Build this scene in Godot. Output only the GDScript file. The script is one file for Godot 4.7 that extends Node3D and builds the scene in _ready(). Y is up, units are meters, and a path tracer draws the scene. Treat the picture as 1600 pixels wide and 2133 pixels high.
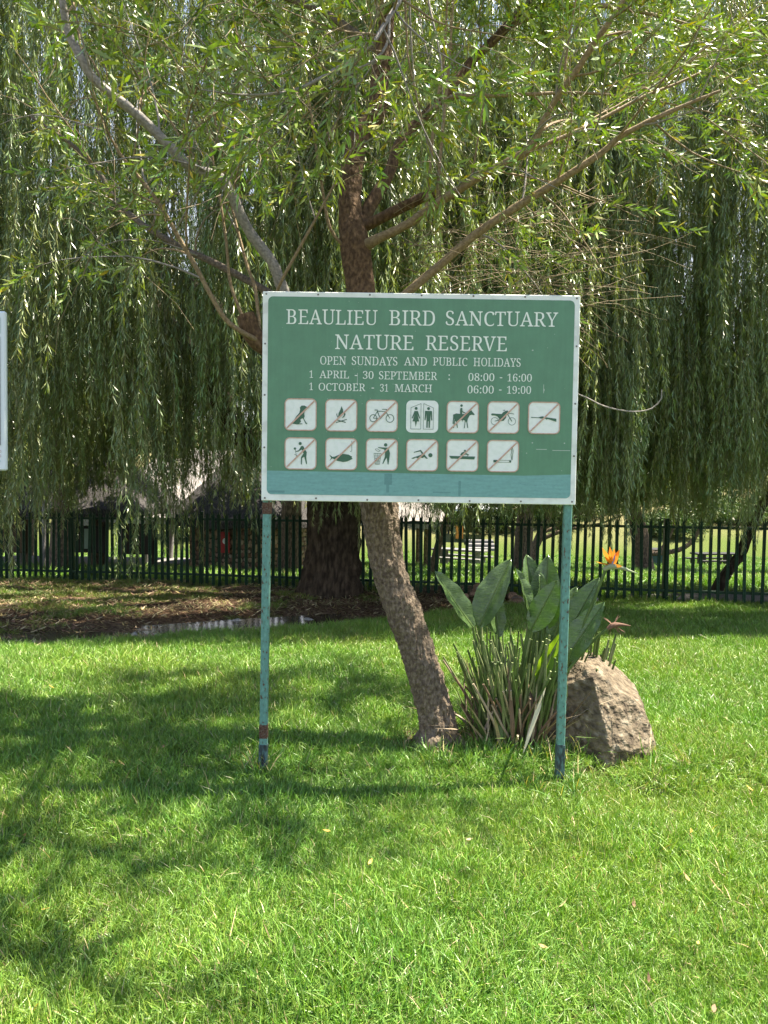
extends Node3D

var rng := RandomNumberGenerator.new()
var M := {}
var names := {}
var ditch_noise := FastNoiseLite.new()
var patch_noise := FastNoiseLite.new()
var wobble_noise := FastNoiseLite.new()

# ---------------------------------------------------------------- helpers
func lin(r: float, g: float, b: float) -> Color:
	return Color(r, g, b).linear_to_srgb()

func numbered(called: String) -> String:
	if not names.has(called):
		names[called] = 0
		return called
	names[called] += 1
	return "%s_%03d" % [called, names[called]]

func tag(o: Node, label: String, category: String, group := "") -> void:
	o.set_meta("label", label)
	o.set_meta("category", category)
	if group != "":
		o.set_meta("group", group)

func thing(called: String, label: String, category: String, at := Vector3.ZERO, turn := 0.0, group := "") -> Node3D:
	var o := Node3D.new()
	o.name = numbered(called)
	add_child(o)
	o.position = at
	o.rotation.y = turn
	tag(o, label, category, group)
	return o

func part(called: String, mesh: Mesh, m: Material, parent: Node3D, at := Vector3.ZERO) -> MeshInstance3D:
	var o := MeshInstance3D.new()
	o.name = called
	o.mesh = mesh
	o.material_override = m
	parent.add_child(o, true)
	o.position = at
	return o

func single(called: String, mesh: Mesh, m: Material, label: String, category: String, at := Vector3.ZERO, group := "") -> MeshInstance3D:
	var o := MeshInstance3D.new()
	o.name = numbered(called)
	o.mesh = mesh
	o.material_override = m
	add_child(o)
	o.position = at
	tag(o, label, category, group)
	return o

func structure(called: String, mesh: Mesh, m: Material) -> MeshInstance3D:
	var o := MeshInstance3D.new()
	o.name = numbered(called)
	o.mesh = mesh
	o.material_override = m
	add_child(o)
	o.set_meta("kind", "structure")
	return o

func scatter(called: String, mesh: Mesh, m: Material, xf: Array, cols: Array, parent: Node3D) -> MultiMeshInstance3D:
	var mm := MultiMesh.new()
	mm.transform_format = MultiMesh.TRANSFORM_3D
	mm.use_colors = cols.size() > 0
	mm.mesh = mesh
	mm.instance_count = xf.size()
	for i in xf.size():
		mm.set_instance_transform(i, xf[i])
		if cols.size() > 0:
			mm.set_instance_color(i, cols[i])
	var o := MultiMeshInstance3D.new()
	o.name = numbered(called) if parent == self else called
	o.multimesh = mm
	o.material_override = m
	parent.add_child(o, true)
	o.set_meta("kind", "stuff")
	return o

func mat(c: Color, rough := 0.8) -> StandardMaterial3D:
	var m := StandardMaterial3D.new()
	m.albedo_color = c
	m.roughness = rough
	m.metallic_specular = 0.4
	return m

func leaf_mat(rough: float, back: Color) -> StandardMaterial3D:
	var m := StandardMaterial3D.new()
	m.vertex_color_use_as_albedo = true
	m.roughness = rough
	m.metallic_specular = 0.5
	m.backlight_enabled = true
	m.backlight = back
	m.cull_mode = BaseMaterial3D.CULL_DISABLED
	return m

func noise_tex(seed_: int, freq: float, oct: int, ramp: Array, size := 512, kind := FastNoiseLite.TYPE_SIMPLEX_SMOOTH, fractal := FastNoiseLite.FRACTAL_FBM) -> NoiseTexture2D:
	var n := FastNoiseLite.new()
	n.noise_type = kind
	n.seed = seed_
	n.frequency = freq
	n.fractal_type = fractal
	n.fractal_octaves = oct
	var t := NoiseTexture2D.new()
	t.width = size
	t.height = size
	t.seamless = true
	t.noise = n
	if ramp.size() > 0:
		var g := Gradient.new()
		var offs := PackedFloat32Array()
		var cols := PackedColorArray()
		for r in ramp:
			offs.append(r[0])
			cols.append(r[1])
		g.offsets = offs
		g.colors = cols
		t.color_ramp = g
	return t

func surfaced(c_ramp: Array, seed_: int, freq: float, scale: Vector3, rough: float, relief: float, relief_freq := 0.03, world := true, kind := FastNoiseLite.TYPE_SIMPLEX_SMOOTH) -> StandardMaterial3D:
	var m := StandardMaterial3D.new()
	m.albedo_texture = noise_tex(seed_, freq, 5, c_ramp, 512, kind)
	m.roughness = rough
	m.metallic_specular = 0.35
	m.uv1_triplanar = true
	m.uv1_world_triplanar = world
	m.uv1_scale = scale
	if relief > 0.0:
		m.heightmap_enabled = true
		m.heightmap_texture = noise_tex(seed_ + 7, relief_freq, 5, [], 512)
		m.heightmap_scale = relief
	return m

func smooth_path(pts: Array, step: float) -> Array:
	# pts: [x, y, z, radius]; Catmull-Rom resampling
	var out := []
	var n := pts.size()
	for i in n - 1:
		var a = pts[maxi(i - 1, 0)]
		var b = pts[i]
		var c = pts[i + 1]
		var d = pts[mini(i + 2, n - 1)]
		var length := Vector3(b[0], b[1], b[2]).distance_to(Vector3(c[0], c[1], c[2]))
		var k := maxi(1, int(ceil(length / step)))
		for j in k:
			var t := float(j) / k
			var v := []
			for e in 4:
				v.append(cubic_interpolate(b[e], c[e], a[e], d[e], t))
			v[3] = maxf(v[3], 0.0015)
			out.append(v)
	out.append(pts[n - 1])
	return out

func tube(st: SurfaceTool, pts: Array, sides: int, noise: FastNoiseLite = null, amp := 0.0, ridge := Vector3.ONE, cap := true, coarse: FastNoiseLite = null, coarse_amp := 0.0) -> void:
	# rings along pts ([x, y, z, r]) joined into one surface
	var rings := []
	var n := pts.size()
	var prev_u := Vector3.RIGHT
	for i in n:
		var p := Vector3(pts[i][0], pts[i][1], pts[i][2])
		var q := pts[mini(i + 1, n - 1)] as Array
		var o := pts[maxi(i - 1, 0)] as Array
		var dir := (Vector3(q[0], q[1], q[2]) - Vector3(o[0], o[1], o[2])).normalized()
		if dir.length() < 0.5:
			dir = Vector3.UP
		var u := (prev_u - dir * prev_u.dot(dir))
		if u.length() < 0.01:
			u = dir.cross(Vector3(0.3, 0.2, 1.0))
		u = u.normalized()
		prev_u = u
		var w := dir.cross(u)
		var ring := PackedVector3Array()
		for k in sides:
			var a := TAU * k / sides
			var rd := u * cos(a) + w * sin(a)
			var r: float = pts[i][3]
			var v := p + rd * r
			if noise:
				var s := noise.get_noise_3dv(v * ridge)
				v += rd * (amp * s)
			if coarse:
				v += rd * (coarse_amp * coarse.get_noise_3dv((p + rd * r) * Vector3(13, 2.2, 13)))
			ring.append(v)
		rings.append(ring)
	st.set_smooth_group(0)
	for i in n - 1:
		var r0: PackedVector3Array = rings[i]
		var r1: PackedVector3Array = rings[i + 1]
		for k in sides:
			var k2 := (k + 1) % sides
			tri(st, r0[k], r1[k], r1[k2])
			tri(st, r0[k], r1[k2], r0[k2])
	if cap:
		st.set_smooth_group(-1)
		for e in [0, n - 1]:
			var r: PackedVector3Array = rings[e]
			var c := Vector3.ZERO
			for v in r:
				c += v
			c /= sides
			for k in sides:
				var k2 := (k + 1) % sides
				if e == 0:
					tri(st, c, r[k], r[k2])
				else:
					tri(st, c, r[k2], r[k])
		st.set_smooth_group(0)

func tri(st: SurfaceTool, a: Vector3, b: Vector3, c: Vector3) -> void:
	st.add_vertex(a)
	st.add_vertex(c)
	st.add_vertex(b)

func begin() -> SurfaceTool:
	var st := SurfaceTool.new()
	st.begin(Mesh.PRIMITIVE_TRIANGLES)
	return st

func done(st: SurfaceTool) -> ArrayMesh:
	st.generate_normals()
	st.index()
	return st.commit()

func tube_mesh(pts: Array, sides: int, noise: FastNoiseLite = null, amp := 0.0, ridge := Vector3.ONE) -> ArrayMesh:
	var st := begin()
	tube(st, pts, sides, noise, amp, ridge)
	return done(st)

func box(st: SurfaceTool, c: Vector3, s: Vector3, b := Basis.IDENTITY, bevel := 0.0) -> void:
	st.set_smooth_group(-1)
	var h := s * 0.5
	var bv := minf(bevel, minf(h.x, minf(h.y, h.z)) * 0.8)
	var ax := [Vector3.RIGHT, Vector3.UP, Vector3.BACK]
	for i in 3:
		for sg in [-1.0, 1.0]:
			var n: Vector3 = ax[i] * sg
			var u: Vector3 = ax[(i + 1) % 3]
			var v: Vector3 = ax[(i + 2) % 3]
			var hu: float = h[(i + 1) % 3] - bv
			var hv: float = h[(i + 2) % 3] - bv
			var f: Vector3 = n * h[i]
			var q := [f - u * hu - v * hv, f + u * hu - v * hv, f + u * hu + v * hv, f - u * hu + v * hv]
			if sg < 0:
				q.reverse()
			for t in [[0, 1, 2], [0, 2, 3]]:
				tri(st, c + b * q[t[0]], c + b * q[t[1]], c + b * q[t[2]])
	if bv > 0.0:
		for i in 3:
			var j := (i + 1) % 3
			var k := (i + 2) % 3
			for sj in [-1.0, 1.0]:
				for sk in [-1.0, 1.0]:
					var l: float = h[i] - bv
					var pj: Vector3 = ax[j] * sj * h[j] + ax[k] * sk * (h[k] - bv)
					var pk: Vector3 = ax[j] * sj * (h[j] - bv) + ax[k] * sk * h[k]
					var q2 := [pj - ax[i] * l, pj + ax[i] * l, pk + ax[i] * l, pk - ax[i] * l]
					if sj * sk < 0:
						q2.reverse()
					for t in [[0, 1, 2], [0, 2, 3]]:
						tri(st, c + b * q2[t[2]], c + b * q2[t[1]], c + b * q2[t[0]])
		for sx in [-1.0, 1.0]:
			for sy in [-1.0, 1.0]:
				for sz in [-1.0, 1.0]:
					var s3 := Vector3(sx, sy, sz)
					var p0 := s3 * Vector3(h.x, h.y - bv, h.z - bv)
					var p1 := s3 * Vector3(h.x - bv, h.y, h.z - bv)
					var p2 := s3 * Vector3(h.x - bv, h.y - bv, h.z)
					if sx * sy * sz > 0:
						tri(st, c + b * p0, c + b * p1, c + b * p2)
					else:
						tri(st, c + b * p0, c + b * p2, c + b * p1)

func box_mesh(s: Vector3, bevel := 0.0) -> ArrayMesh:
	var st := begin()
	box(st, Vector3.ZERO, s, Basis.IDENTITY, bevel)
	return done(st)

# one slender leaf: flat blade of four faces, bending along its length
func leaf(st: SurfaceTool, base: Vector3, dir: Vector3, side: Vector3, length: float, width: float, droop: float, c: Color) -> void:
	var s := (side - dir * side.dot(dir)).normalized()
	var n := s.cross(dir).normalized()
	var p := []
	var prof := [0.12, 1.0, 0.75, 0.0]
	var ts := [0.0, 0.32, 0.68, 1.0]
	for i in 4:
		var t: float = ts[i]
		p.append(base + dir * (length * t) + (n * droop) * (length * t * t))
	var hw := width * 0.5
	var l0: Vector3 = p[0] - s * hw * 0.12
	var r0: Vector3 = p[0] + s * hw * 0.12
	var l1: Vector3 = p[1] - s * hw * prof[1]
	var r1: Vector3 = p[1] + s * hw * prof[1]
	var l2: Vector3 = p[2] - s * hw * prof[2]
	var r2: Vector3 = p[2] + s * hw * prof[2]
	st.set_smooth_group(0)
	for q in [l0, l1, r1, l0, r1, r0, l1, l2, r2, l1, r2, r1, l2, p[3], r2]:
		st.set_color(c)
		st.add_vertex(q)

func vary(c: Color, amount: float) -> Color:
	var k := 1.0 + rng.randf_range(-amount, amount)
	return Color(c.r * k * (1.0 + rng.randf_range(-amount, amount) * 0.5), c.g * k, c.b * k * (1.0 + rng.randf_range(-amount, amount) * 0.5))

func rand_dir() -> Vector3:
	var z := rng.randf_range(-1, 1)
	var a := rng.randf() * TAU
	var r := sqrt(1 - z * z)
	return Vector3(r * cos(a), z, r * sin(a))

func frame_from(dir: Vector3, spin: float) -> Basis:
	# a basis whose y axis runs along dir
	var y := dir.normalized()
	var x := y.cross(Vector3(0.13, 0.21, 0.97)).normalized()
	var z := x.cross(y)
	return Basis(x * cos(spin) + z * sin(spin), y, (x * cos(spin) + z * sin(spin)).cross(y))

# ---------------------------------------------------------------- terrain
func along(x: float, table: Array) -> float:
	if x <= table[0][0]:
		return table[0][1]
	for i in table.size() - 1:
		if x <= table[i + 1][0]:
			var t: float = (x - table[i][0]) / (table[i + 1][0] - table[i][0])
			return lerpf(table[i][1], table[i + 1][1], t)
	return table[table.size() - 1][1]

const FALL := [[-60.0, 0.0], [5.0, 0.0], [15.0, -0.4], [44.0, -3.0], [50.0, -3.0], [75.0, 0.0], [130.0, 9.0], [400.0, 30.0]]
const LAWN_EDGE := [[-14.0, 6.6], [-6.0, 7.3], [-4.0, 7.95], [-3.4, 8.05], [-2.9, 8.4], [-2.2, 8.75], [-1.5, 9.4], [-0.6, 9.95], [0.15, 10.5], [1.5, 11.5], [2.3, 12.1], [3.6, 12.8], [5.0, 13.0], [14.0, 13.2]]
const DITCH := [[-14.0, 8.2], [-4.6, 8.8], [-3.2, 9.3], [-1.9, 9.95], [-0.6, 10.5], [1.5, 12.1], [3.0, 12.9], [14.0, 13.6]]

func lawn_edge(x: float) -> float:
	return along(x, LAWN_EDGE) + wobble_noise.get_noise_1d(x * 60.0) * 0.22

func ground(x: float, d: float) -> float:
	var y := along(d, FALL)
	var e := d - along(x, DITCH)
	var deep := 0.14 * exp(-e * e / 0.42) * clampf(1.0 - (x - 0.2) / 2.5, 0.15, 1.0) if d < 16.0 else 0.0
	y -= deep
	if d < 4.8 and d > -10.0:
		y -= (0.05 + 0.05 * smoothstep(0.2, 1.0, x)) * smoothstep(4.75, 4.3, d)
	if d > 7.0 and d < 16.5:
		var k := clampf((d - along(x, LAWN_EDGE)) * 2.0, 0.0, 1.0) * clampf((16.0 - d), 0.0, 1.0)
		y += k * ditch_noise.get_noise_2d(x * 10.0, d * 10.0) * 0.09
	elif d > 50.0:
		y += patch_noise.get_noise_2d(x * 0.6, d * 0.6) * 2.0 * clampf((d - 50.0) / 20.0, 0.0, 1.0)
	return y

func on_ground(x: float, d: float, lift := 0.0) -> Vector3:
	return Vector3(x, ground(x, d) + lift, -d)

func build_ground() -> void:
	var xs := []
	var x := -260.0
	while x < 260.0:
		xs.append(x)
		x += 0.14 if absf(x) < 10.0 else (0.6 if absf(x) < 24.0 else (4.0 if absf(x) < 80.0 else 20.0))
	var ds := []
	var d := -30.0
	while d < 390.0:
		ds.append(d)
		d += 4.0 if d < 0.0 else (0.14 if d < 16.5 else (0.8 if d < 50.0 else (2.5 if d < 130.0 else 20.0)))
	var verts := PackedVector3Array()
	var cols := PackedColorArray()
	var norms := PackedVector3Array()
	var idx := PackedInt32Array()
	var nx := xs.size()
	for dd in ds:
		for xx in xs:
			verts.append(on_ground(xx, dd))
			var e := 0.1
			norms.append(Vector3(ground(xx - e, dd) - ground(xx + e, dd), 2 * e, ground(xx, dd + e) - ground(xx, dd - e)).normalized())
			var c := Color(0.075, 0.085, 0.028)
			var bare := Vector2((xx - 0.26) / 1.5, dd - 4.86).length()
			if bare < 0.42:
				c = c.lerp(Color(0.17, 0.115, 0.07), clampf((0.42 - bare) * 5.0, 0.0, 1.0))
			if dd > 6.5 and dd < 15.5 and absf(xx) < 16.0:
				var k := clampf((dd - lawn_edge(xx)) * 3.0, 0.0, 1.0)
				var mud := Color(0.15, 0.10, 0.066)
				var pn := patch_noise.get_noise_2d(xx * 9.0, dd * 14.0)
				mud = mud.lerp(Color(0.23, 0.17, 0.115), clampf(pn * 1.6 + 0.1, 0.0, 1.0))
				if xx < -1.5:
					mud = mud.lerp(Color(0.075, 0.085, 0.03), clampf(wobble_noise.get_noise_2d(xx * 25.0, dd * 30.0) * 2.0, 0.0, 0.7))
				c = c.lerp(mud, k)
			elif dd >= 15.5:
				c = Color(0.11, 0.17, 0.035)
				if dd > 48.0:
					c = c.lerp(Color(0.26, 0.24, 0.12), clampf((dd - 50.0) / 12.0 + patch_noise.get_noise_2d(xx, dd) * 0.8, 0.0, 1.0))
			cols.append(c)
	for j in ds.size() - 1:
		for i in nx - 1:
			var a := j * nx + i
			idx.append_array([a, a + nx, a + 1, a + 1, a + nx, a + nx + 1])
	var arr := []
	arr.resize(Mesh.ARRAY_MAX)
	arr[Mesh.ARRAY_VERTEX] = verts
	arr[Mesh.ARRAY_NORMAL] = norms
	arr[Mesh.ARRAY_COLOR] = cols
	arr[Mesh.ARRAY_INDEX] = idx
	var mesh := ArrayMesh.new()
	mesh.add_surface_from_arrays(Mesh.PRIMITIVE_TRIANGLES, arr)
	var m := StandardMaterial3D.new()
	m.vertex_color_use_as_albedo = true
	m.albedo_texture = noise_tex(11, 0.02, 5, [[0.2, Color(0.62, 0.6, 0.58)], [0.5, Color(0.86, 0.85, 0.84)], [0.8, Color(1, 1, 1)]])
	m.roughness = 0.95
	m.metallic_specular = 0.2
	m.uv1_triplanar = true
	m.uv1_world_triplanar = true
	m.uv1_scale = Vector3(1.3, 1.3, 1.3)
	m.heightmap_enabled = true
	m.heightmap_texture = noise_tex(12, 0.04, 5, [])
	m.heightmap_scale = 3.0
	structure("ground", mesh, m)
	# the shallow water standing in the ditch
	var st := begin()
	var lv := -0.258
	var px := -9.0
	while px < -0.9:
		var z0 := along(px, DITCH)
		var z1 := along(px + 0.3, DITCH)
		var a2 := Vector3(px, lv, -(z0 - 0.75))
		var b2 := Vector3(px + 0.3, lv, -(z1 - 0.75))
		var c2 := Vector3(px + 0.3, lv, -(z1 + 0.62))
		var d2 := Vector3(px, lv, -(z0 + 0.62))
		tri(st, a2, b2, c2)
		tri(st, a2, c2, d2)
		px += 0.3
	var wm := mat(lin(0.06, 0.047, 0.033), 0.12)
	wm.metallic_specular = 0.6
	wm.normal_enabled = true
	var nt := noise_tex(31, 0.012, 3, [])
	nt.as_normal_map = true
	nt.bump_strength = 1.2
	wm.normal_texture = nt
	wm.normal_scale = 0.35
	wm.uv1_triplanar = true
	wm.uv1_world_triplanar = true
	wm.uv1_scale = Vector3(1.5, 1.5, 1.5)
	structure("water", done(st), wm)

func grass_patch(blades: int, radius: float, lmin: float, lmax: float, w: float, lean: float, c: Color, straw: float) -> ArrayMesh:
	# a round piece of turf: single blades, denser towards its middle, in small tufts
	var st := begin()
	var tuft := Vector3.ZERO
	var tuft_c := c
	var tuft_l := 1.0
	for i in blades:
		if i % 9 == 0:
			var a := rng.randf() * TAU
			var r := radius * pow(rng.randf(), 0.6)
			tuft = Vector3(cos(a) * r, -0.01, sin(a) * r)
			tuft_c = vary(c, 0.22)
			tuft_l = rng.randf_range(0.75, 1.2)
		var base := tuft + Vector3(rng.randfn() * 0.018, 0, rng.randfn() * 0.018)
		var l := rng.randf_range(lmin, lmax) * tuft_l
		var dir := Vector3(rng.randf_range(-1, 1) * lean, 1.0, rng.randf_range(-1, 1) * lean).normalized()
		var side := rand_dir()
		side.y *= 0.2
		var s := (side - dir * side.dot(dir)).normalized()
		var n := s.cross(dir).normalized()
		var bend := rng.randf_range(0.1, 1.0)
		var hw := w * rng.randf_range(0.7, 1.25) * 0.5
		var col := vary(tuft_c, 0.28)
		if rng.randf() < straw:
			col = vary(Color(0.42, 0.36, 0.19), 0.25)
		var p := []
		for t in [0.0, 0.4, 0.75, 1.0]:
			p.append(base + dir * (l * t) + (n + Vector3.DOWN * 0.35) * (bend * l * t * t))
		var ws := [0.8, 1.0, 0.65]
		for j in 2:
			for q in [p[j] - s * hw * ws[j], p[j + 1] - s * hw * ws[j + 1], p[j + 1] + s * hw * ws[j + 1], p[j] - s * hw * ws[j], p[j + 1] + s * hw * ws[j + 1], p[j] + s * hw * ws[j]]:
				st.set_color(col)
				st.add_vertex(q)
		for q in [p[2] - s * hw * ws[2], p[3], p[2] + s * hw * ws[2]]:
			st.set_color(col)
			st.add_vertex(q)
	return st.commit()

func put_grass(called: String, label: String, variants: Array, x0: float, x1: float, d0: float, d1: float, per_m2: float, keep: Callable, smin: float, smax: float, tint: Color) -> void:
	var holder := thing(called, label, "grass")
	holder.set_meta("kind", "stuff")
	var xf := []
	var cols := []
	for v in variants.size():
		xf.append([])
		cols.append([])
	var count := int((x1 - x0) * (d1 - d0) * per_m2)
	for i in count:
		var x := rng.randf_range(x0, x1)
		var d := rng.randf_range(d0, d1)
		var k: float = keep.call(x, d)
		if rng.randf() > k:
			continue
		var v := rng.randi() % variants.size()
		var s := rng.randf_range(smin, smax) * (1.0 + 0.5 * patch_noise.get_noise_2d(x * 22.0, d * 22.0) + 0.3 * wobble_noise.get_noise_2d(x * 70.0, d * 70.0))
		var b := Basis(Vector3.RIGHT, 0.04 if d > 5.0 and d < 15.0 else (0.09 if d >= 15.0 else 0.0)) * Basis(Vector3.UP, rng.randf() * TAU)
		xf[v].append(Transform3D(b.scaled(Vector3(s, s * rng.randf_range(0.8, 1.25), s)), on_ground(x, d)))
		var pn := patch_noise.get_noise_2d(x * 12.0 + 50.0, d * 12.0)
		var t := vary(tint, 0.12)
		t = t.lerp(Color(t.r * 1.22, t.g * 1.06, t.b * 1.15), clampf(pn * 2.2, 0.0, 1.0)).lerp(Color(t.r * 0.86, t.g * 0.93, t.b * 1.05), clampf(-pn * 1.8, 0.0, 1.0))
		cols[v].append(t)
	for v in variants.size():
		scatter("grass_tuft", variants[v], M.grass, xf[v], cols[v], holder)

func in_view(x: float, d: float, margin: float) -> bool:
	return absf(x) < d * 0.52 + margin

func keep_near(x: float, d: float) -> float:
	if not in_view(x, d, 1.4) or d > lawn_edge(x):
		return 0.0
	if Vector2((x - 0.26) / 1.5, d - 4.86).length() < 0.24 + 0.05 * sin(x * 40.0):
		return 0.1
	if Vector2((x - 0.86) / 1.3, d - 4.95).length() < 0.3:
		return 0.2
	return 1.0

func keep_bank(x: float, d: float) -> float:
	if not in_view(x, d, 1.5) or d < lawn_edge(x) + 0.1:
		return 0.0
	if absf(d - along(x, DITCH)) < 0.5:
		return 0.02
	var k := wobble_noise.get_noise_2d(x * 25.0, d * 30.0) * 2.4 + 0.12 + 0.4 * clampf((-x - 2.0) / 3.0, 0.0, 1.0)
	k *= clampf((-x + 1.0) / 4.0, 0.0, 1.0)
	if d > 13.6:
		k += 0.4 * clampf((-x - 1.0) / 3.0, 0.0, 1.0)
	return clampf(k, 0.0, 1.0)

func keep_park(x: float, d: float) -> float:
	var f := 12.9 + (5.15 - x) * 3.0 / 13.09
	if d < f - 0.1 or not in_view(x, d, 1.5):
		return 0.0
	if d < 17.0 and x < 2.0 and x > -1.0:
		return 0.3
	return clampf(1.0 - (d - 26.0) / 30.0, 0.3, 1.0)

func build_grass() -> void:
	var c := Color(0.172, 0.30, 0.045)
	var near := []
	for i in 6:
		near.append(grass_patch(430, 0.17, 0.04, 0.088, 0.0038, 0.8, c, 0.05))
	put_grass("lawn_grass", "bright green lawn grass round the sign posts", near, -4.6, 4.6, 1.5, 5.2, 95.0, keep_near, 0.9, 1.15, Color(1, 1, 1))
	var mid := []
	for i in 5:
		mid.append(grass_patch(380, 0.22, 0.045, 0.10, 0.0046, 0.75, c, 0.04))
	put_grass("lawn_grass", "lawn grass sloping from the leaning tree to the ditch", mid, -7.5, 8.5, 5.2, 13.3, 44.0, keep_near, 0.9, 1.2, Color(1, 1, 1))
	var thin := []
	for i in 4:
		thin.append(grass_patch(60, 0.13, 0.04, 0.10, 0.0056, 0.75, c, 0.08))
	put_grass("bank_grass", "patchy weak grass on the bare bank before the fence", thin, -9.5, 2.0, 8.0, 16.5, 75.0, keep_bank, 0.6, 1.1, Color(0.95, 0.8, 0.9))
	var far := []
	for i in 4:
		far.append(grass_patch(260, 0.55, 0.07, 0.15, 0.012, 0.75, c, 0.03))
	put_grass("park_grass", "sunlit park lawn behind the palisade fence", far, -24.0, 27.0, 12.6, 50.0, 4.2, keep_park, 0.8, 1.3, Color(1, 1, 1))
	# taller weeds round the plant, the boulder and the posts
	var tall := []
	for i in 3:
		tall.append(grass_patch(9, 0.03, 0.12, 0.24, 0.0065, 0.5, Color(0.13, 0.25, 0.045), 0.12))
	var xf := [[], [], []]
	var cols := [[], [], []]
	for i in 70:
		# scattered coarse tufts in the open lawn
		var td := rng.randf_range(2.2, 7.5)
		var tx := rng.randf_range(-0.55, 0.55) * td
		var tv := rng.randi() % 3
		xf[tv].append(Transform3D(Basis(Vector3.UP, rng.randf() * TAU).scaled(Vector3.ONE * rng.randf_range(0.4, 0.7)), on_ground(tx, td)))
		cols[tv].append(vary(Color(1.05, 1, 0.95), 0.2))
	for i in 190:
		var a := rng.randf() * TAU
		var where: Array = [[0.86, 4.85, 0.5, 0.3], [1.42, 4.55, 0.4, 0.2], [0.45, 4.7, 0.3, 0.22], [-0.68, 4.36, 0.1, 0.1], [1.0, 4.3, 0.16, 0.12]][[0, 0, 0, 1, 1, 2, 3, 4][rng.randi() % 8]]
		var x: float = where[0] + cos(a) * where[2] * rng.randf_range(0.6, 1.1)
		var d: float = where[1] + sin(a) * where[3] * rng.randf_range(0.6, 1.1)
		var v := rng.randi() % 3
		xf[v].append(Transform3D(Basis(Vector3.UP, rng.randf() * TAU).scaled(Vector3.ONE * rng.randf_range(0.5, 1.0)), on_ground(x, d)))
		cols[v].append(vary(Color(1, 1, 1), 0.15))
	var h := thing("tall_grass", "taller unmown grass round the plant clump and boulder", "grass")
	h.set_meta("kind", "stuff")
	for v in 3:
		scatter("grass_tuft", tall[v], M.grass, xf[v], cols[v], h)

func litter_keep(x: float, d: float) -> bool:
	return in_view(x, d, 1.0) and d > lawn_edge(x) and absf(d - along(x, DITCH)) > 0.25

func build_litter() -> void:
	var meshes := []
	for i in 3:
		var st := begin()
		for k in 5:
			var a := rng.randf() * TAU
			leaf(st, Vector3(rng.randf_range(-0.09, 0.09), rng.randf_range(0.0, 0.02), rng.randf_range(-0.09, 0.09)), Vector3(cos(a), rng.randf_range(-0.2, 0.35), sin(a)).normalized(), Vector3(-sin(a), rng.randf_range(-0.5, 0.5), cos(a)), rng.randf_range(0.05, 0.1), rng.randf_range(0.008, 0.018), rng.randf_range(-0.3, 0.3), vary([Color(0.30, 0.22, 0.13), Color(0.16, 0.10, 0.06), Color(0.40, 0.32, 0.2), Color(0.24, 0.2, 0.09)][rng.randi() % 4], 0.3))
		meshes.append(st.commit())
	var xf := [[], [], []]
	for i in 9000:
		var x := rng.randf_range(-9.0, 3.5)
		var d := rng.randf_range(8.0, 15.8)
		if not litter_keep(x, d):
			continue
		xf[rng.randi() % 3].append(Transform3D(Basis(Vector3.UP, rng.randf() * TAU).scaled(Vector3.ONE * rng.randf_range(0.7, 1.4)), on_ground(x, d, 0.004)))
	var h := thing("leaf_litter", "dry leaf litter strewn over the bare bank by the ditch", "leaf litter")
	h.set_meta("kind", "stuff")
	for v in 3:
		scatter("dry_leaves", meshes[v], M.litter, xf[v], [], h)
	# single dead leaves lying in the near lawn
	var shapes := []
	for i in 4:
		var st := begin()
		var c: Color = [Color(0.42, 0.27, 0.12), Color(0.5, 0.38, 0.2), Color(0.2, 0.12, 0.07), Color(0.55, 0.38, 0.08)][i]
		leaf(st, Vector3(-0.035, 0, 0), Vector3.RIGHT, Vector3(0, 0.4, 1), 0.075 if i != 2 else 0.055, 0.02, rng.randf_range(0.25, 0.5), c)
		shapes.append(st.commit())
	var spots := [[-1.65, 3.5], [-1.02, 3.6], [-0.92, 2.62], [-1.28, 2.9], [-0.9, 3.3], [0.42, 3.55], [0.24, 3.42], [-0.04, 3.3], [0.3, 2.95], [0.9, 3.4], [1.05, 3.1], [1.2, 2.82], [0.6, 2.75], [0.15, 2.7], [-0.3, 2.95], [1.55, 3.75], [1.35, 3.3], [0.75, 3.05], [0.95, 2.62], [-0.25, 3.6], [-1.5, 4.4], [-1.1, 4.15], [-1.32, 4.6], [-1.4, 2.7], [-0.55, 2.55], [0.38, 2.5], [1.1, 2.45], [2.1, 4.3], [2.3, 5.6], [1.9, 6.2], [-2.2, 5.2], [-2.6, 6.0], [-0.42, 4.6], [-0.3, 4.8]]
	for i in spots.size():
		var o := single("fallen_leaf", shapes[i % 4], M.litter, "small dry fallen leaf lying in the mown lawn", "leaf", on_ground(spots[i][0], spots[i][1], 0.052), "dry leaves fallen on the lawn")
		o.rotation = Vector3(rng.randf_range(-0.5, 0.5), rng.randf() * TAU, rng.randf_range(-0.4, 0.4))
		o.scale = Vector3.ONE * rng.randf_range(0.5, 0.85)

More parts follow.
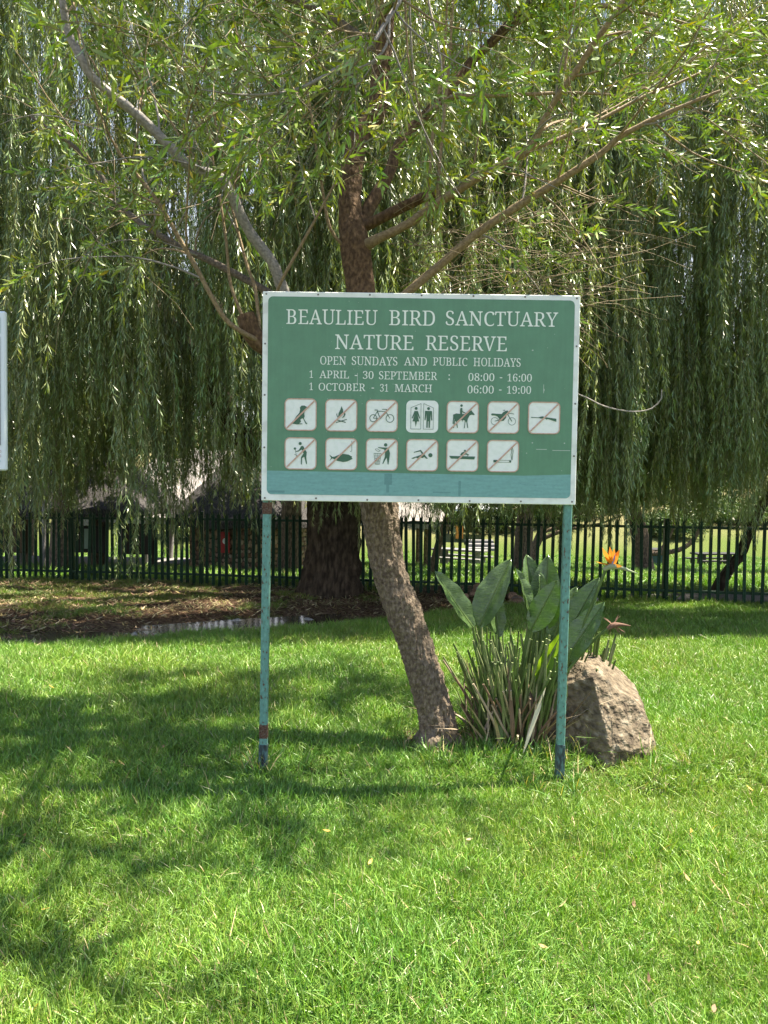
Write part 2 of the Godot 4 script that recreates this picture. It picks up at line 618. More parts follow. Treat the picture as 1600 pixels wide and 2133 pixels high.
# ---------------------------------------------------------------- stones
func stone_mesh(size: Vector3, planes: Array, seed_: int, rough: float, detail := 24, reach := 1.0) -> ArrayMesh:
	var n := FastNoiseLite.new()
	n.seed = seed_
	n.frequency = 1.0
	n.fractal_octaves = 4
	var st := begin()
	var grid := []
	for j in detail + 1:
		var row := []
		var v := PI * j / detail
		for i in detail * 2:
			var u := TAU * i / (detail * 2)
			var d := Vector3(sin(v) * cos(u), cos(v), sin(v) * sin(u))
			var r := reach
			for p in planes:
				var nn := Vector3(p[0], p[1], p[2]).normalized()
				var k := d.dot(nn)
				if k > 0.001:
					r = minf(r, p[3] / k)
			r *= 1.0 + rough * n.get_noise_3dv(d * 1.6) + rough * 0.45 * n.get_noise_3dv(d * 6.0) + rough * 0.25 * n.get_noise_3dv(d * 17.0)
			row.append(d * r * size)
		grid.append(row)
	st.set_smooth_group(0)
	for j in detail:
		for i in detail * 2:
			var i2 := (i + 1) % (detail * 2)
			if j > 0:
				tri(st, grid[j][i], grid[j][i2], grid[j + 1][i])
			if j < detail - 1:
				tri(st, grid[j][i2], grid[j + 1][i2], grid[j + 1][i])
	return done(st)

func random_planes(k: int) -> Array:
	var out := []
	for i in k:
		var d := rand_dir()
		out.append([d.x, d.y, d.z, rng.randf_range(0.6, 0.85)])
	return out

func build_stones() -> void:
	var planes := [[0.52, 0.83, 0.20, 0.84], [0.85, 0.5, 0.2, 0.92], [0.05, 0.99, 0.10, 0.97], [-0.66, 0.22, 0.70, 0.66], [0.34, 0.52, 0.78, 0.80], [0.3, 0.0, 0.95, 0.88], [1.0, 0.06, 0.05, 0.95], [-1.0, 0.25, 0.0, 0.93], [0.0, 0.3, -1.0, 0.9], [0.80, 0.42, 0.42, 0.93], [-0.6, 0.75, 0.3, 0.92]]
	single("boulder", stone_mesh(Vector3(0.38, 0.50, 0.40), planes, 5, 0.06, 90, 1.5), M.rock, "big brown angular boulder on the lawn beside the bird-of-paradise plant", "boulder", Vector3(1.37, 0.02, -4.92))
	var variants := []
	for i in 6:
		variants.append(stone_mesh(Vector3(1.0, 0.72, 0.85), random_planes(7), 40 + i, 0.07, 9))
	# pale stones along the ditch: x, depth, size, tone
	var loose := [[-2.0, 10.45, 0.10, 0], [-1.85, 10.2, 0.06, 1], [-1.72, 10.25, 0.05, 1], [-3.02, 9.3, 0.055, 0], [-2.78, 9.3, 0.06, 1], [-2.45, 9.5, 0.05, 1], [-2.0, 9.7, 0.055, 1], [-1.78, 9.68, 0.075, 2], [-1.6, 9.95, 0.045, 1], [-1.25, 10.1, 0.06, 1], [-1.0, 10.6, 0.13, 0], [-0.65, 10.65, 0.085, 1], [-0.55, 10.75, 0.075, 1], [-0.38, 10.7, 0.09, 1], [-3.75, 9.05, 0.075, 2], [-3.6, 9.1, 0.06, 1], [-0.2, 10.9, 0.05, 1], [0.3, 11.2, 0.07, 2], [0.9, 11.6, 0.06, 1], [2.0, 12.5, 0.08, 0], [2.4, 12.7, 0.06, 2], [3.2, 13.0, 0.07, 1], [3.6, 13.0, 0.08, 0]]
	var tone := [M.stone_grey, M.stone_pale, M.stone_dark]
	var words := [["angular grey stone lying on the ditch mud", "grey stones in the ditch"], ["pale whitish pebble lying in the muddy ditch", "pale pebbles in the ditch"], ["dark wet stone at the water's edge in the ditch", "dark stones in the ditch"]]
	for s in loose:
		var o := single("stone", variants[rng.randi() % 6], tone[s[3]], words[s[3]][0], "stone", on_ground(s[0], s[1], s[2] * 0.3), words[s[3]][1])
		o.scale = Vector3.ONE * (s[2] as float)
		o.rotation.y = rng.randf() * TAU
	# heap of stones at the foot of the fence
	for i in 26:
		var x := 1.75 + rng.randf_range(-0.62, 0.62)
		var d := 13.1 + rng.randf_range(-0.3, 0.28)
		var up := 0.2 * maxf(0.0, 1.0 - absf(x - 1.7) / 0.6) * rng.randf()
		var sz := rng.randf_range(0.06, 0.13)
		var o := single("heap_stone", variants[i % 6], M.stone_brown if i % 3 > 0 else M.stone_grey, "rounded brown stone in the heap at the fence foot" if i % 3 > 0 else "grey stone in the heap at the fence foot", "stone", on_ground(x, d, up + sz * 0.3), "brown stones of the heap by the fence" if i % 3 > 0 else "grey stones of the heap by the fence")
		o.scale = Vector3.ONE * sz
		o.rotation = Vector3(rng.randf() * 0.6, rng.randf() * TAU, rng.randf() * 0.6)
	var lg := tube_mesh([[4.6, -0.33, -13.35, 0.11], [6.0, -0.31, -13.2, 0.13], [8.0, -0.3, -13.1, 0.13], [10.5, -0.3, -13.0, 0.12]], 12, wobble_noise, 0.03, Vector3(30, 60, 60))
	single("log", lg, M.grey_wood, "weathered grey log lying along the foot of the fence", "log")

# ---------------------------------------------------------------- fence
func build_fence() -> void:
	var f := thing("palisade_fence", "dark green steel palisade fence with spiked pales", "fence")
	var st := begin()
	# a pale: shallow W section, top cut into three splayed points
	var prof := [[-0.032, 0.0], [-0.024, 0.012], [-0.008, 0.012], [0.0, 0.002], [0.008, 0.012], [0.024, 0.012], [0.032, 0.0]]
	var top := 1.38
	for i in 6:
		var a = prof[i]
		var b = prof[i + 1]
		for side in [0.0, -0.003]:
			var p := [Vector3(a[0], 0, a[1] + side), Vector3(b[0], 0, b[1] + side), Vector3(b[0], top, b[1] + side), Vector3(a[0], top, a[1] + side)]
			st.set_smooth_group(-1)
			tri(st, p[0], p[1], p[2])
			tri(st, p[0], p[2], p[3])
	for s in [[-0.032, -0.010, -0.046, 1.46], [-0.010, 0.010, 0.0, 1.52], [0.010, 0.032, 0.046, 1.46]]:
		for z in [0.012, 0.004]:
			tri(st, Vector3(s[0], top, z), Vector3(s[1], top, z), Vector3(s[2], s[3], z + (0.012 if s[2] == 0.0 else 0.0)))
		tri(st, Vector3(s[0], top, 0.012), Vector3(s[2], s[3], 0.008), Vector3(s[0], top, 0.004))
		tri(st, Vector3(s[1], top, 0.012), Vector3(s[2], s[3], 0.008), Vector3(s[1], top, 0.004))
	var pale := done(st)
	var a0 := Vector2(-11.9, 16.8)
	var dir := Vector2(13.09, -3.0).normalized()
	var turn := atan2(3.0, 13.09)
	var n := 168
	for i in n:
		var p := a0 + dir * (0.136 * i)
		var o := part("pale", pale, M.fence if i % 5 else M.fence_worn, f, Vector3(p.x, along(p.y, FALL) - 0.02, -p.y))
		o.rotation = Vector3(rng.randf_range(-0.015, 0.015), turn + rng.randf_range(-0.06, 0.06), rng.randfn() * 0.012)
		o.scale.y = rng.randf_range(0.985, 1.012)
	for h in [0.2, 1.28]:
		for k in 8:
			var p := a0 + dir * (2.856 * k)
			var q := a0 + dir * (2.856 * (k + 1))
			var pa := Vector3(p.x, along(p.y, FALL) + h, -p.y - 0.022)
			var qa := Vector3(q.x, along(q.y, FALL) + h, -q.y - 0.022)
			var s2 := begin()
			var x := (qa - pa).normalized()
			var z := x.cross(Vector3.UP).normalized()
			box(s2, (pa + qa) * 0.5, Vector3(pa.distance_to(qa) - 0.004, 0.045, 0.03), Basis(x, z.cross(x) * 1.0, z), 0.003)
			part("rail", done(s2), M.fence, f)
	for k in 9:
		var p := a0 + dir * (2.856 * k)
		part("post", box_mesh(Vector3(0.07, 1.75, 0.09), 0.006), M.fence, f, Vector3(p.x, along(p.y, FALL) + 0.55, -p.y - 0.09))

# ---------------------------------------------------------------- the sign
func flat_poly(st: SurfaceTool, pts: PackedVector2Array, z: float) -> void:
	var idx := Geometry2D.triangulate_polygon(pts)
	for i in range(0, idx.size(), 3):
		flat_tri(st, pts[idx[i]], pts[idx[i + 1]], pts[idx[i + 2]], z)

func flat_tri(st: SurfaceTool, a: Vector2, b: Vector2, c: Vector2, z: float, uv_from := Vector2.ZERO, uv_size := Vector2.ONE) -> void:
	# a face that looks towards +z whichever way its corners run
	var q := [a, c, b] if (b - a).cross(c - a) > 0.0 else [a, b, c]
	for p in q:
		st.set_normal(Vector3.BACK)
		st.set_uv(Vector2((p.x - uv_from.x) / uv_size.x, (uv_from.y - p.y) / uv_size.y))
		st.add_vertex(Vector3(p.x, p.y, z))

func rounded(w: float, h: float, r: float) -> PackedVector2Array:
	var out := PackedVector2Array()
	for c in [[1, 1, 0.0], [-1, 1, 0.25], [-1, -1, 0.5], [1, -1, 0.75]]:
		for k in 9:
			var a: float = TAU * (c[2] + 0.25 * k / 8.0)
			out.append(Vector2(c[0] * (w / 2 - r) + cos(a) * r, c[1] * (h / 2 - r) + sin(a) * r))
	return out

func disc(c: Vector2, r: float, n := 20) -> PackedVector2Array:
	var out := PackedVector2Array()
	for k in n:
		out.append(c + Vector2(cos(TAU * k / n), sin(TAU * k / n)) * r)
	return out

func ring_between(st: SurfaceTool, a: PackedVector2Array, b: PackedVector2Array, z: float) -> void:
	for i in a.size():
		var j := (i + 1) % a.size()
		flat_tri(st, a[i], a[j], b[j], z)
		flat_tri(st, a[i], b[j], b[i], z)

func stroke(st: SurfaceTool, pts: Array, w: float, z: float) -> void:
	for i in pts.size() - 1:
		var a: Vector2 = pts[i]
		var b: Vector2 = pts[i + 1]
		var n := (b - a).normalized().orthogonal() * w * 0.5
		flat_tri(st, a + n, b + n, b - n, z)
		flat_tri(st, a + n, b - n, a - n, z)
		if i > 0:
			flat_poly(st, disc(a, w * 0.5, 8), z)

# figures traced as points on a plate: [x of its left edge, y of its top edge, its size, polygons, discs, rings, strokes]
func icon_data() -> Array:
	return [
		[55, 47, 350, [[135, 320, 160, 280, 185, 240, 215, 205, 225, 170, 222, 145, 240, 125, 270, 123, 300, 140, 300, 155, 275, 180, 270, 215, 275, 240, 265, 262, 290, 305, 303, 315, 300, 327, 285, 320, 260, 270, 250, 262, 228, 275, 235, 300, 215, 319, 250, 318, 250, 326, 190, 330]], [], [], []],
		[493, 60, 350, [[670, 135, 688, 175, 690, 215, 665, 235, 648, 265, 635, 250, 640, 210, 660, 170], [622, 205, 615, 230, 630, 265, 640, 262, 625, 235], [705, 195, 715, 225, 700, 255, 675, 265, 695, 240, 700, 215]], [], [], [[9, 612, 315, 730, 278], [9, 622, 285, 718, 312]]],
		[933, 62, 348, [], [], [[1015, 262, 38, 7], [1195, 262, 42, 7]], [[7, 1015, 262, 1060, 185, 1150, 190, 1195, 262], [9, 1060, 190, 1090, 265, 1152, 200], [6, 1015, 262, 1090, 265], [9, 1028, 174, 1062, 174], [7, 1110, 165, 1158, 165, 1150, 195]]],
		[70, 60, 310, [[150, 162, 182, 162, 205, 230, 197, 235, 178, 192, 196, 262, 132, 262, 152, 192, 132, 235, 124, 230], [155, 262, 175, 262, 163, 315], [252, 160, 318, 160, 322, 250, 312, 250, 308, 185, 302, 255, 300, 322, 288, 322, 287, 258, 280, 258, 278, 322, 266, 322, 267, 185, 256, 250, 248, 250]], [[165, 137, 14], [285, 137, 14]], [], [[3.5, 115, 335, 115, 130, 212, 90, 212, 335, 115, 335], [3.5, 236, 335, 238, 90, 332, 130, 332, 335, 236, 335]]],
		[458, 68, 310, [[590, 135, 608, 135, 610, 165, 645, 183, 640, 188, 605, 175, 608, 195, 588, 195, 586, 160], [520, 200, 550, 188, 600, 193, 640, 192, 670, 170, 698, 155, 702, 165, 728, 195, 722, 202, 700, 198, 680, 205, 662, 240, 658, 262, 668, 326, 660, 326, 648, 264, 640, 267, 634, 328, 626, 328, 636, 255, 615, 250, 612, 270, 606, 250, 570, 258, 558, 262, 568, 326, 560, 326, 548, 265, 540, 262, 530, 328, 522, 328, 533, 250, 530, 235, 525, 290, 516, 285, 522, 225]], [[600, 112, 12]], [], []],
		[845, 68, 312, [[882, 195, 890, 185, 930, 188, 985, 190, 1000, 170, 1040, 155, 1048, 165, 1030, 195, 1028, 225, 1005, 255, 975, 258, 960, 235, 945, 215, 920, 205, 890, 205]], [], [[918, 260, 35, 4], [1085, 260, 36, 4]], [[7, 1035, 180, 1085, 260], [5, 1040, 190, 1080, 182, 1105, 190], [5, 996, 155, 1012, 152, 1020, 168], [6, 918, 260, 975, 243]]],
		[1240, 72, 312, [[1345, 221, 1380, 212, 1420, 222, 1515, 234, 1515, 264, 1440, 240, 1420, 240, 1415, 235, 1360, 234]], [], [], [[7, 1268, 224, 1365, 227], [4, 1415, 235, 1420, 246]]],
		[55, 475, 350, [[235, 570, 258, 568, 275, 600, 298, 635, 292, 690, 302, 762, 292, 764, 272, 690, 268, 685, 248, 700, 245, 768, 234, 768, 235, 690, 262, 650, 242, 605, 205, 630, 175, 632, 175, 625, 210, 615]], [[225, 542, 17], [168, 597, 13]], [], [[4, 172, 605, 185, 690], [4, 160, 658, 195, 675]]],
		[495, 485, 350, [[540, 668, 575, 692, 600, 688, 640, 670, 690, 657, 750, 665, 790, 688, 782, 698, 795, 710, 740, 738, 690, 746, 630, 735, 590, 715, 570, 708, 545, 735, 560, 702]], [], [], [[4, 783, 515, 783, 590, 785, 620, 775, 633, 766, 625]]],
		[933, 487, 347, [[1065, 580, 1175, 585, 1195, 645, 1190, 690, 1180, 765, 1172, 765, 1160, 690, 1120, 762, 1114, 760, 1140, 680, 1142, 640, 1130, 602, 1068, 588]], [[1147, 555, 18]], [], [[4, 1022, 648, 1038, 765, 1082, 765, 1098, 648, 1022, 648], [3, 1041, 648, 1050, 765], [3, 1060, 648, 1060, 765], [3, 1079, 648, 1070, 765], [3, 1026, 675, 1094, 675], [3, 1029, 702, 1091, 702], [3, 1033, 730, 1087, 730], [4, 1035, 600, 1055, 598, 1088, 618, 1075, 628, 1045, 618, 1035, 600]]],
		[70, 435, 308, [[142, 560, 210, 538, 240, 575, 280, 622, 262, 622, 245, 605, 225, 617, 205, 608, 185, 622, 165, 612, 140, 625, 120, 622, 130, 615, 200, 590, 222, 580, 205, 552, 145, 566]], [[303, 588, 20]], [], []],
		[455, 437, 310, [[482, 596, 735, 600, 725, 628, 500, 622], [588, 590, 600, 565, 625, 555, 645, 568, 672, 580, 668, 590, 640, 580, 620, 592]], [[634, 545, 10]], [], [[4, 672, 583, 655, 598]]],
		[843, 440, 312, [[908, 634, 945, 634, 945, 656, 908, 656], [1062, 640, 1080, 640, 1080, 656, 1062, 656]], [], [], [[4, 908, 636, 1080, 636], [4, 908, 655, 1080, 655], [5, 1078, 515, 1085, 545, 1078, 580, 1088, 635], [5, 1090, 515, 1098, 545, 1092, 590, 1089, 635]]],
	]

func sign_texture() -> ImageTexture:
	# old green paint: faint blotches, pale scratches and chips
	var n := FastNoiseLite.new()
	n.seed = 3
	n.frequency = 0.012
	n.fractal_octaves = 4
	var w := 1024
	var h := 672
	var im := Image.create(w, h, false, Image.FORMAT_RGB8)
	var f := FastNoiseLite.new()
	f.seed = 9
	f.frequency = 0.09
	for y in h:
		for x in w:
			var k := 1.0 + 0.10 * n.get_noise_2d(x, y) + 0.04 * f.get_noise_2d(x, y * 0.6) + 0.07 * n.get_noise_2d(x * 5.0 + 900.0, y * 0.35)
			var c := Color(0.098 * k, 0.245 * k, 0.142 * k)
			im.set_pixel(x, y, c.linear_to_srgb())
	var chip := Color(0.45, 0.52, 0.45).linear_to_srgb()
	var r := RandomNumberGenerator.new()
	r.seed = 77
	for i in 150:
		var x := r.randi_range(8, w - 12)
		var y := r.randi_range(8, h - 12)
		if i < 60:
			x = clampi(int(330 + r.randfn() * 60), 4, w - 6)
			y = clampi(int(270 + r.randfn() * 90), 4, h - 6)
		im.fill_rect(Rect2i(x, y, r.randi_range(1, 2), r.randi_range(1, 2)), chip if i % 3 else chip.darkened(0.25))
	for s in [[905, 505, 36, 2], [960, 508, 60, 2], [890, 482, 4, 4], [998, 482, 4, 4], [872, 518, 3, 3], [925, 285, 2, 30], [926, 300, 3, 8], [884, 168, 5, 4], [300, 255, 2, 34], [299, 288, 3, 3]]:
		im.fill_rect(Rect2i(s[0], s[1], s[2], s[3]), chip)
	return ImageTexture.create_from_image(im)

func band_texture() -> ImageTexture:
	# the overpainted strip: brush strokes and dark rubbed marks in blue-green
	var n := FastNoiseLite.new()
	n.seed = 21
	n.frequency = 0.02
	n.fractal_octaves = 4
	var w := 1024
	var h := 96
	var im := Image.create(w, h, false, Image.FORMAT_RGB8)
	for y in h:
		for x in w:
			var k := 1.0 + 0.14 * n.get_noise_2d(x * 0.6, y * 4.0) + 0.10 * n.get_noise_2d(x * 3.0 + 400.0, y * 3.0)
			var c := Color(0.17 * k, 0.37 * k, 0.35 * k)
			im.set_pixel(x, y, c.linear_to_srgb())
	var r := RandomNumberGenerator.new()
	r.seed = 5
	var dark := Color(0.08, 0.2, 0.2).linear_to_srgb()
	for i in 90:
		var x := r.randi_range(0, w - 30)
		var y := r.randi_range(20, h - 10)
		var slope := r.randf_range(-0.8, 0.8)
		for k in r.randi_range(4, 16):
			var yy := clampi(int(y + k * slope), 0, h - 1)
			im.set_pixel(clampi(x + k, 0, w - 1), yy, im.get_pixel(clampi(x + k, 0, w - 1), yy).lerp(dark, 0.6))
	for s in [[5, 78, 55, 9], [396, 6, 26, 44], [646, 30, 8, 60], [403, 50, 10, 30], [560, 74, 60, 4]]:
		for y in s[3]:
			for x in s[2]:
				var q := Vector2i(s[0] + x, s[1] + y)
				im.set_pixelv(q, im.get_pixelv(q).lerp(dark, 0.35 + 0.4 * r.randf()))
	return ImageTexture.create_from_image(im)

func build_sign() -> void:
	var s := thing("notice_board", "big green and white sanctuary notice board on two teal posts", "sign", Vector3(0.195, 2.14, -4.38))
	var tilt := 0.0
	s.rotation.z = tilt
	part("board", box_mesh(Vector3(1.79, 1.18, 0.014), 0.003), M.sign_white, s, Vector3(0, 0, -0.007))
	# green field with its teal strip below
	var st := begin()
	var outline := rounded(1.728, 1.115, 0.028)
	var cut := -0.422
	# order the outline: right-top corner, left-top corner, then the two cut points
	var u2 := PackedVector2Array()
	for i in 18:
		u2.append(outline[i] + Vector2(0, 0.004))
	u2.append(Vector2(-0.864, cut + 0.003))
	u2.append(Vector2(-0.3, cut))
	u2.append(Vector2(0.2, cut - 0.004))
	u2.append(Vector2(0.6, cut - 0.006))
	u2.append(Vector2(0.864, cut + 0.004))
	var gt := begin()
	var gidx := Geometry2D.triangulate_polygon(u2)
	for i in range(0, gidx.size(), 3):
		flat_tri(gt, u2[gidx[i]], u2[gidx[i + 1]], u2[gidx[i + 2]], 0.002, Vector2(-0.864, 0.562), Vector2(1.728, 1.115))
	part("green_field", gt.commit(), M.sign_green, s)
	var l2 := PackedVector2Array()
	for i in range(18, 36):
		l2.append(outline[i] + Vector2(0, 0.004))
	l2.append(Vector2(0.864, cut + 0.004))
	l2.append(Vector2(0.6, cut - 0.006))
	l2.append(Vector2(0.2, cut - 0.004))
	l2.append(Vector2(-0.3, cut))
	l2.append(Vector2(-0.864, cut + 0.003))
	var bt := begin()
	var bidx := Geometry2D.triangulate_polygon(l2)
	for i in range(0, bidx.size(), 3):
		flat_tri(bt, l2[bidx[i]], l2[bidx[i + 1]], l2[bidx[i + 2]], 0.002, Vector2(-0.864, cut + 0.004), Vector2(1.728, 0.14))
	part("teal_strip", bt.commit(), M.sign_band, s)
	# lettering, one mesh for each word
	var font := SystemFont.new()
	font.font_names = PackedStringArray(["Droid Serif"])
	var words := [["BEAULIEU", -0.761, -0.247, 0.408, 0.492], ["BIRD", -0.181, 0.077, 0.409, 0.493], ["SANCTUARY", 0.138, 0.771, 0.411, 0.495], ["NATURE", -0.484, -0.042, 0.271, 0.355], ["RESERVE", 0.027, 0.485, 0.272, 0.356], ["OPEN", -0.567, -0.421, 0.183, 0.231], ["SUNDAYS", -0.389, -0.131, 0.183, 0.232], ["AND", -0.094, 0.036, 0.185, 0.232], ["PUBLIC", 0.070, 0.264, 0.186, 0.233], ["HOLIDAYS", 0.299, 0.565, 0.186, 0.234], ["1", -0.627, -0.607, 0.108, 0.150], ["APRIL", -0.571, -0.404, 0.107, 0.150], ["30", -0.325, -0.265, 0.106, 0.150], ["SEPTEMBER", -0.234, 0.095, 0.105, 0.151], [":", 0.159, 0.167, 0.107, 0.138], ["08:00", 0.272, 0.418, 0.103, 0.147], ["16:00", 0.492, 0.630, 0.103, 0.147], ["1", -0.627, -0.607, 0.039, 0.081], ["OCTOBER", -0.574, -0.310, 0.036, 0.080], ["31", -0.227, -0.181, 0.036, 0.079], ["MARCH", -0.144, 0.067, 0.035, 0.079], ["06:00", 0.268, 0.416, 0.033, 0.078], ["19:00", 0.491, 0.627, 0.034, 0.078]]
	for w in words:
		var tm := TextMesh.new()
		tm.text = w[0]
		tm.font = font
		tm.font_size = 64
		tm.pixel_size = 0.002
		tm.depth = 0.0
		var bb := tm.get_aabb()
		var o := part("lettering", tm, M.sign_paint, s)
		var sx: float = (w[2] - w[1]) / bb.size.x
		var sy: float = (w[4] - w[3]) / bb.size.y
		o.scale = Vector3(sx, sy, 1.0)
		o.position = Vector3(w[1] - bb.position.x * sx, w[3] - bb.position.y * sy, 0.0042)
	for d in [[-0.364, 0.124], [0.456, 0.123], [-0.268, 0.055], [0.453, 0.054]]:
		part("dash", box_mesh(Vector3(0.014, 0.005, 0.0012)), M.sign_paint, s, Vector3(d[0], d[1], 0.0040))
	# the thirteen pictogram plates
	var spots := [[-0.675, -0.100], [-0.445, -0.101], [-0.215, -0.101], [0.014, -0.102], [0.243, -0.102], [0.473, -0.101], [0.704, -0.100], [-0.673, -0.320], [-0.442, -0.320], [-0.212, -0.320], [0.017, -0.320], [0.245, -0.319], [0.475, -0.319]]
	var says := ["white plate of a sitting dog struck through", "white plate of a camp fire struck through", "white plate of a bicycle struck through", "white plate of a woman and a man at toilet doors", "white plate of a horse and rider struck through", "white plate of a motorcycle struck through", "white plate of a rifle struck through", "white plate of a person picking a flower struck through", "white plate of a fish and hook struck through", "white plate of a person at a litter basket struck through", "white plate of a swimmer struck through", "white plate of a rower in a boat struck through", "white plate of a smoking cigarette struck through"]
	var data := icon_data()
	var size := 0.182
	for i in 13:
		var pt := begin()
		flat_poly(pt, rounded(size, size, 0.03), 0.0)
		var plate := part("pictogram_plate", pt.commit(), M.sign_plate, s, Vector3(spots[i][0], spots[i][1], 0.0045))
		plate.set_meta("label", says[i])
		var d = data[i]
		var ft := begin()
		var map := func(x: float, y: float) -> Vector2:
			return Vector2(((x - d[0]) / d[2] - 0.5) * size, (0.5 - (y - d[1]) / d[2]) * size)
		var k: float = size / d[2]
		for poly in d[3]:
			var pts := PackedVector2Array()
			for j in range(0, poly.size(), 2):
				pts.append(map.call(poly[j], poly[j + 1]))
			flat_poly(ft, pts, 0.0)
		for c in d[4]:
			flat_poly(ft, disc(map.call(c[0], c[1]), c[2] * k), 0.0)
		for c in d[5]:
			var cc: Vector2 = map.call(c[0], c[1])
			ring_between(ft, disc(cc, (c[2] + c[3] * 0.5) * k, 28), disc(cc, (c[2] - c[3] * 0.5) * k, 28), 0.0)
		for c in d[6]:
			var pts2 := []
			for j in range(1, c.size(), 2):
				pts2.append(map.call(c[j], c[j + 1]))
			stroke(ft, pts2, c[0] * k, 0.0)
		part("figure", ft.commit(), M.sign_ink, plate, Vector3(0, 0, 0.0022))
		if i != 3:
			var rt := begin()
			ring_between(rt, rounded(size, size, 0.03), rounded(size - 0.0115, size - 0.0115, 0.025), 0.0)
			part("border", rt.commit(), M.sign_red, plate, Vector3(0, 0, 0.0022))
			var bt2 := begin()
			stroke(bt2, [Vector2(-0.076, -0.076), Vector2(0.076, 0.076)], 0.0085, 0.0)
			part("slash", bt2.commit(), M.sign_red, plate, Vector3(0, 0, 0.0044))
	# screws round the white edge
	var screw := CylinderMesh.new()
	screw.top_radius = 0.0042
	screw.bottom_radius = 0.0055
	screw.height = 0.004
	screw.radial_segments = 10
	for i in 7:
		for y in [0.577, -0.575]:
			var o := part("screw", screw, M.screw, s, Vector3(-0.875 + i * 0.2917, y + rng.randf_range(-0.003, 0.003), 0.002))
			o.rotation.x = PI / 2
	for i in 3:
		for x in [-0.880, 0.880]:
			var o := part("screw", screw, M.screw, s, Vector3(x, -0.3 + i * 0.3 + rng.randf_range(-0.02, 0.02), 0.002))
			o.rotation.x = PI / 2
	# posts, with angle cleats behind the board
	for p in [[-0.860, -0.878, -0.03], [0.872, 0.845, -0.028]]:
		var pt := begin()
		var top := Vector3(p[0], 0.56, -0.052)
		var bot := Vector3(p[1], -2.3, p[2])
		var y := (top - bot).normalized()
		var x := Vector3.RIGHT.slide(y).normalized()
		box(pt, (top + bot) * 0.5, Vector3(0.045, top.distance_to(bot), 0.045), Basis(x, y, x.cross(y)), 0.005)
		part("post", done(pt), M.post, s)
		var ct := begin()
		var at_ := bot.lerp(top, (1.55 - 2.14 - bot.y - 0.045) / (top.y - bot.y))
		box(ct, at_, Vector3(0.05, 0.07, 0.05), Basis(x, y, x.cross(y)), 0.004)
		if p[0] < 0:
			part("clamp", done(ct), M.rusty, s)
		var ft2 := begin()
		var foot := bot.lerp(top, 0.055 if p[0] < 0 else 0.06)
		box(ft2, foot, Vector3(0.05, 0.28 if p[0] < 0 else 0.30, 0.05), Basis(x, y, x.cross(y)), 0.004)
		part("foot_sleeve", done(ft2), M.post_foot, s)
		if p[0] < 0:
			var bt3 := begin()
			box(bt3, bot.lerp(top, 0.13), Vector3(0.0475, 0.085, 0.0475), Basis(x, y, x.cross(y)), 0.004)
			part("foot_band", done(bt3), M.rusty, s)
	# second board at the edge of the picture
	var b := thing("information_board", "white framed information board with grey panel on grey posts", "sign", Vector3(-2.78, 2.155, -4.45))
	part("board", box_mesh(Vector3(1.2, 0.91, 0.03), 0.008), M.board_white, b)
	part("header_strip", box_mesh(Vector3(1.14, 0.09, 0.003)), M.board_green, b, Vector3(0, 0.375, 0.0185))
	part("grey_panel", box_mesh(Vector3(1.14, 0.62, 0.003)), M.board_grey, b, Vector3(0, 0.0, 0.0185))
	var tx := SystemFont.new()
	tx.font_names = PackedStringArray(["Droid Sans"])
	for l in [["00", -0.345, 0], ["65", -0.372, 0], ["n", -0.40, 1]]:
		var tm := TextMesh.new()
		tm.text = l[0]
		tm.font = tx
		tm.font_size = 32
		tm.pixel_size = 0.0006
		tm.depth = 0.0
		part("lettering", tm, M.sign_red if l[2] == 0 else M.board_green, b, Vector3(0.563, l[1], 0.018))
	for x in [-0.5, 0.4]:
		part("post", box_mesh(Vector3(0.06, 2.7, 0.06), 0.006), M.grey_metal, b, Vector3(x, -0.82, -0.05))

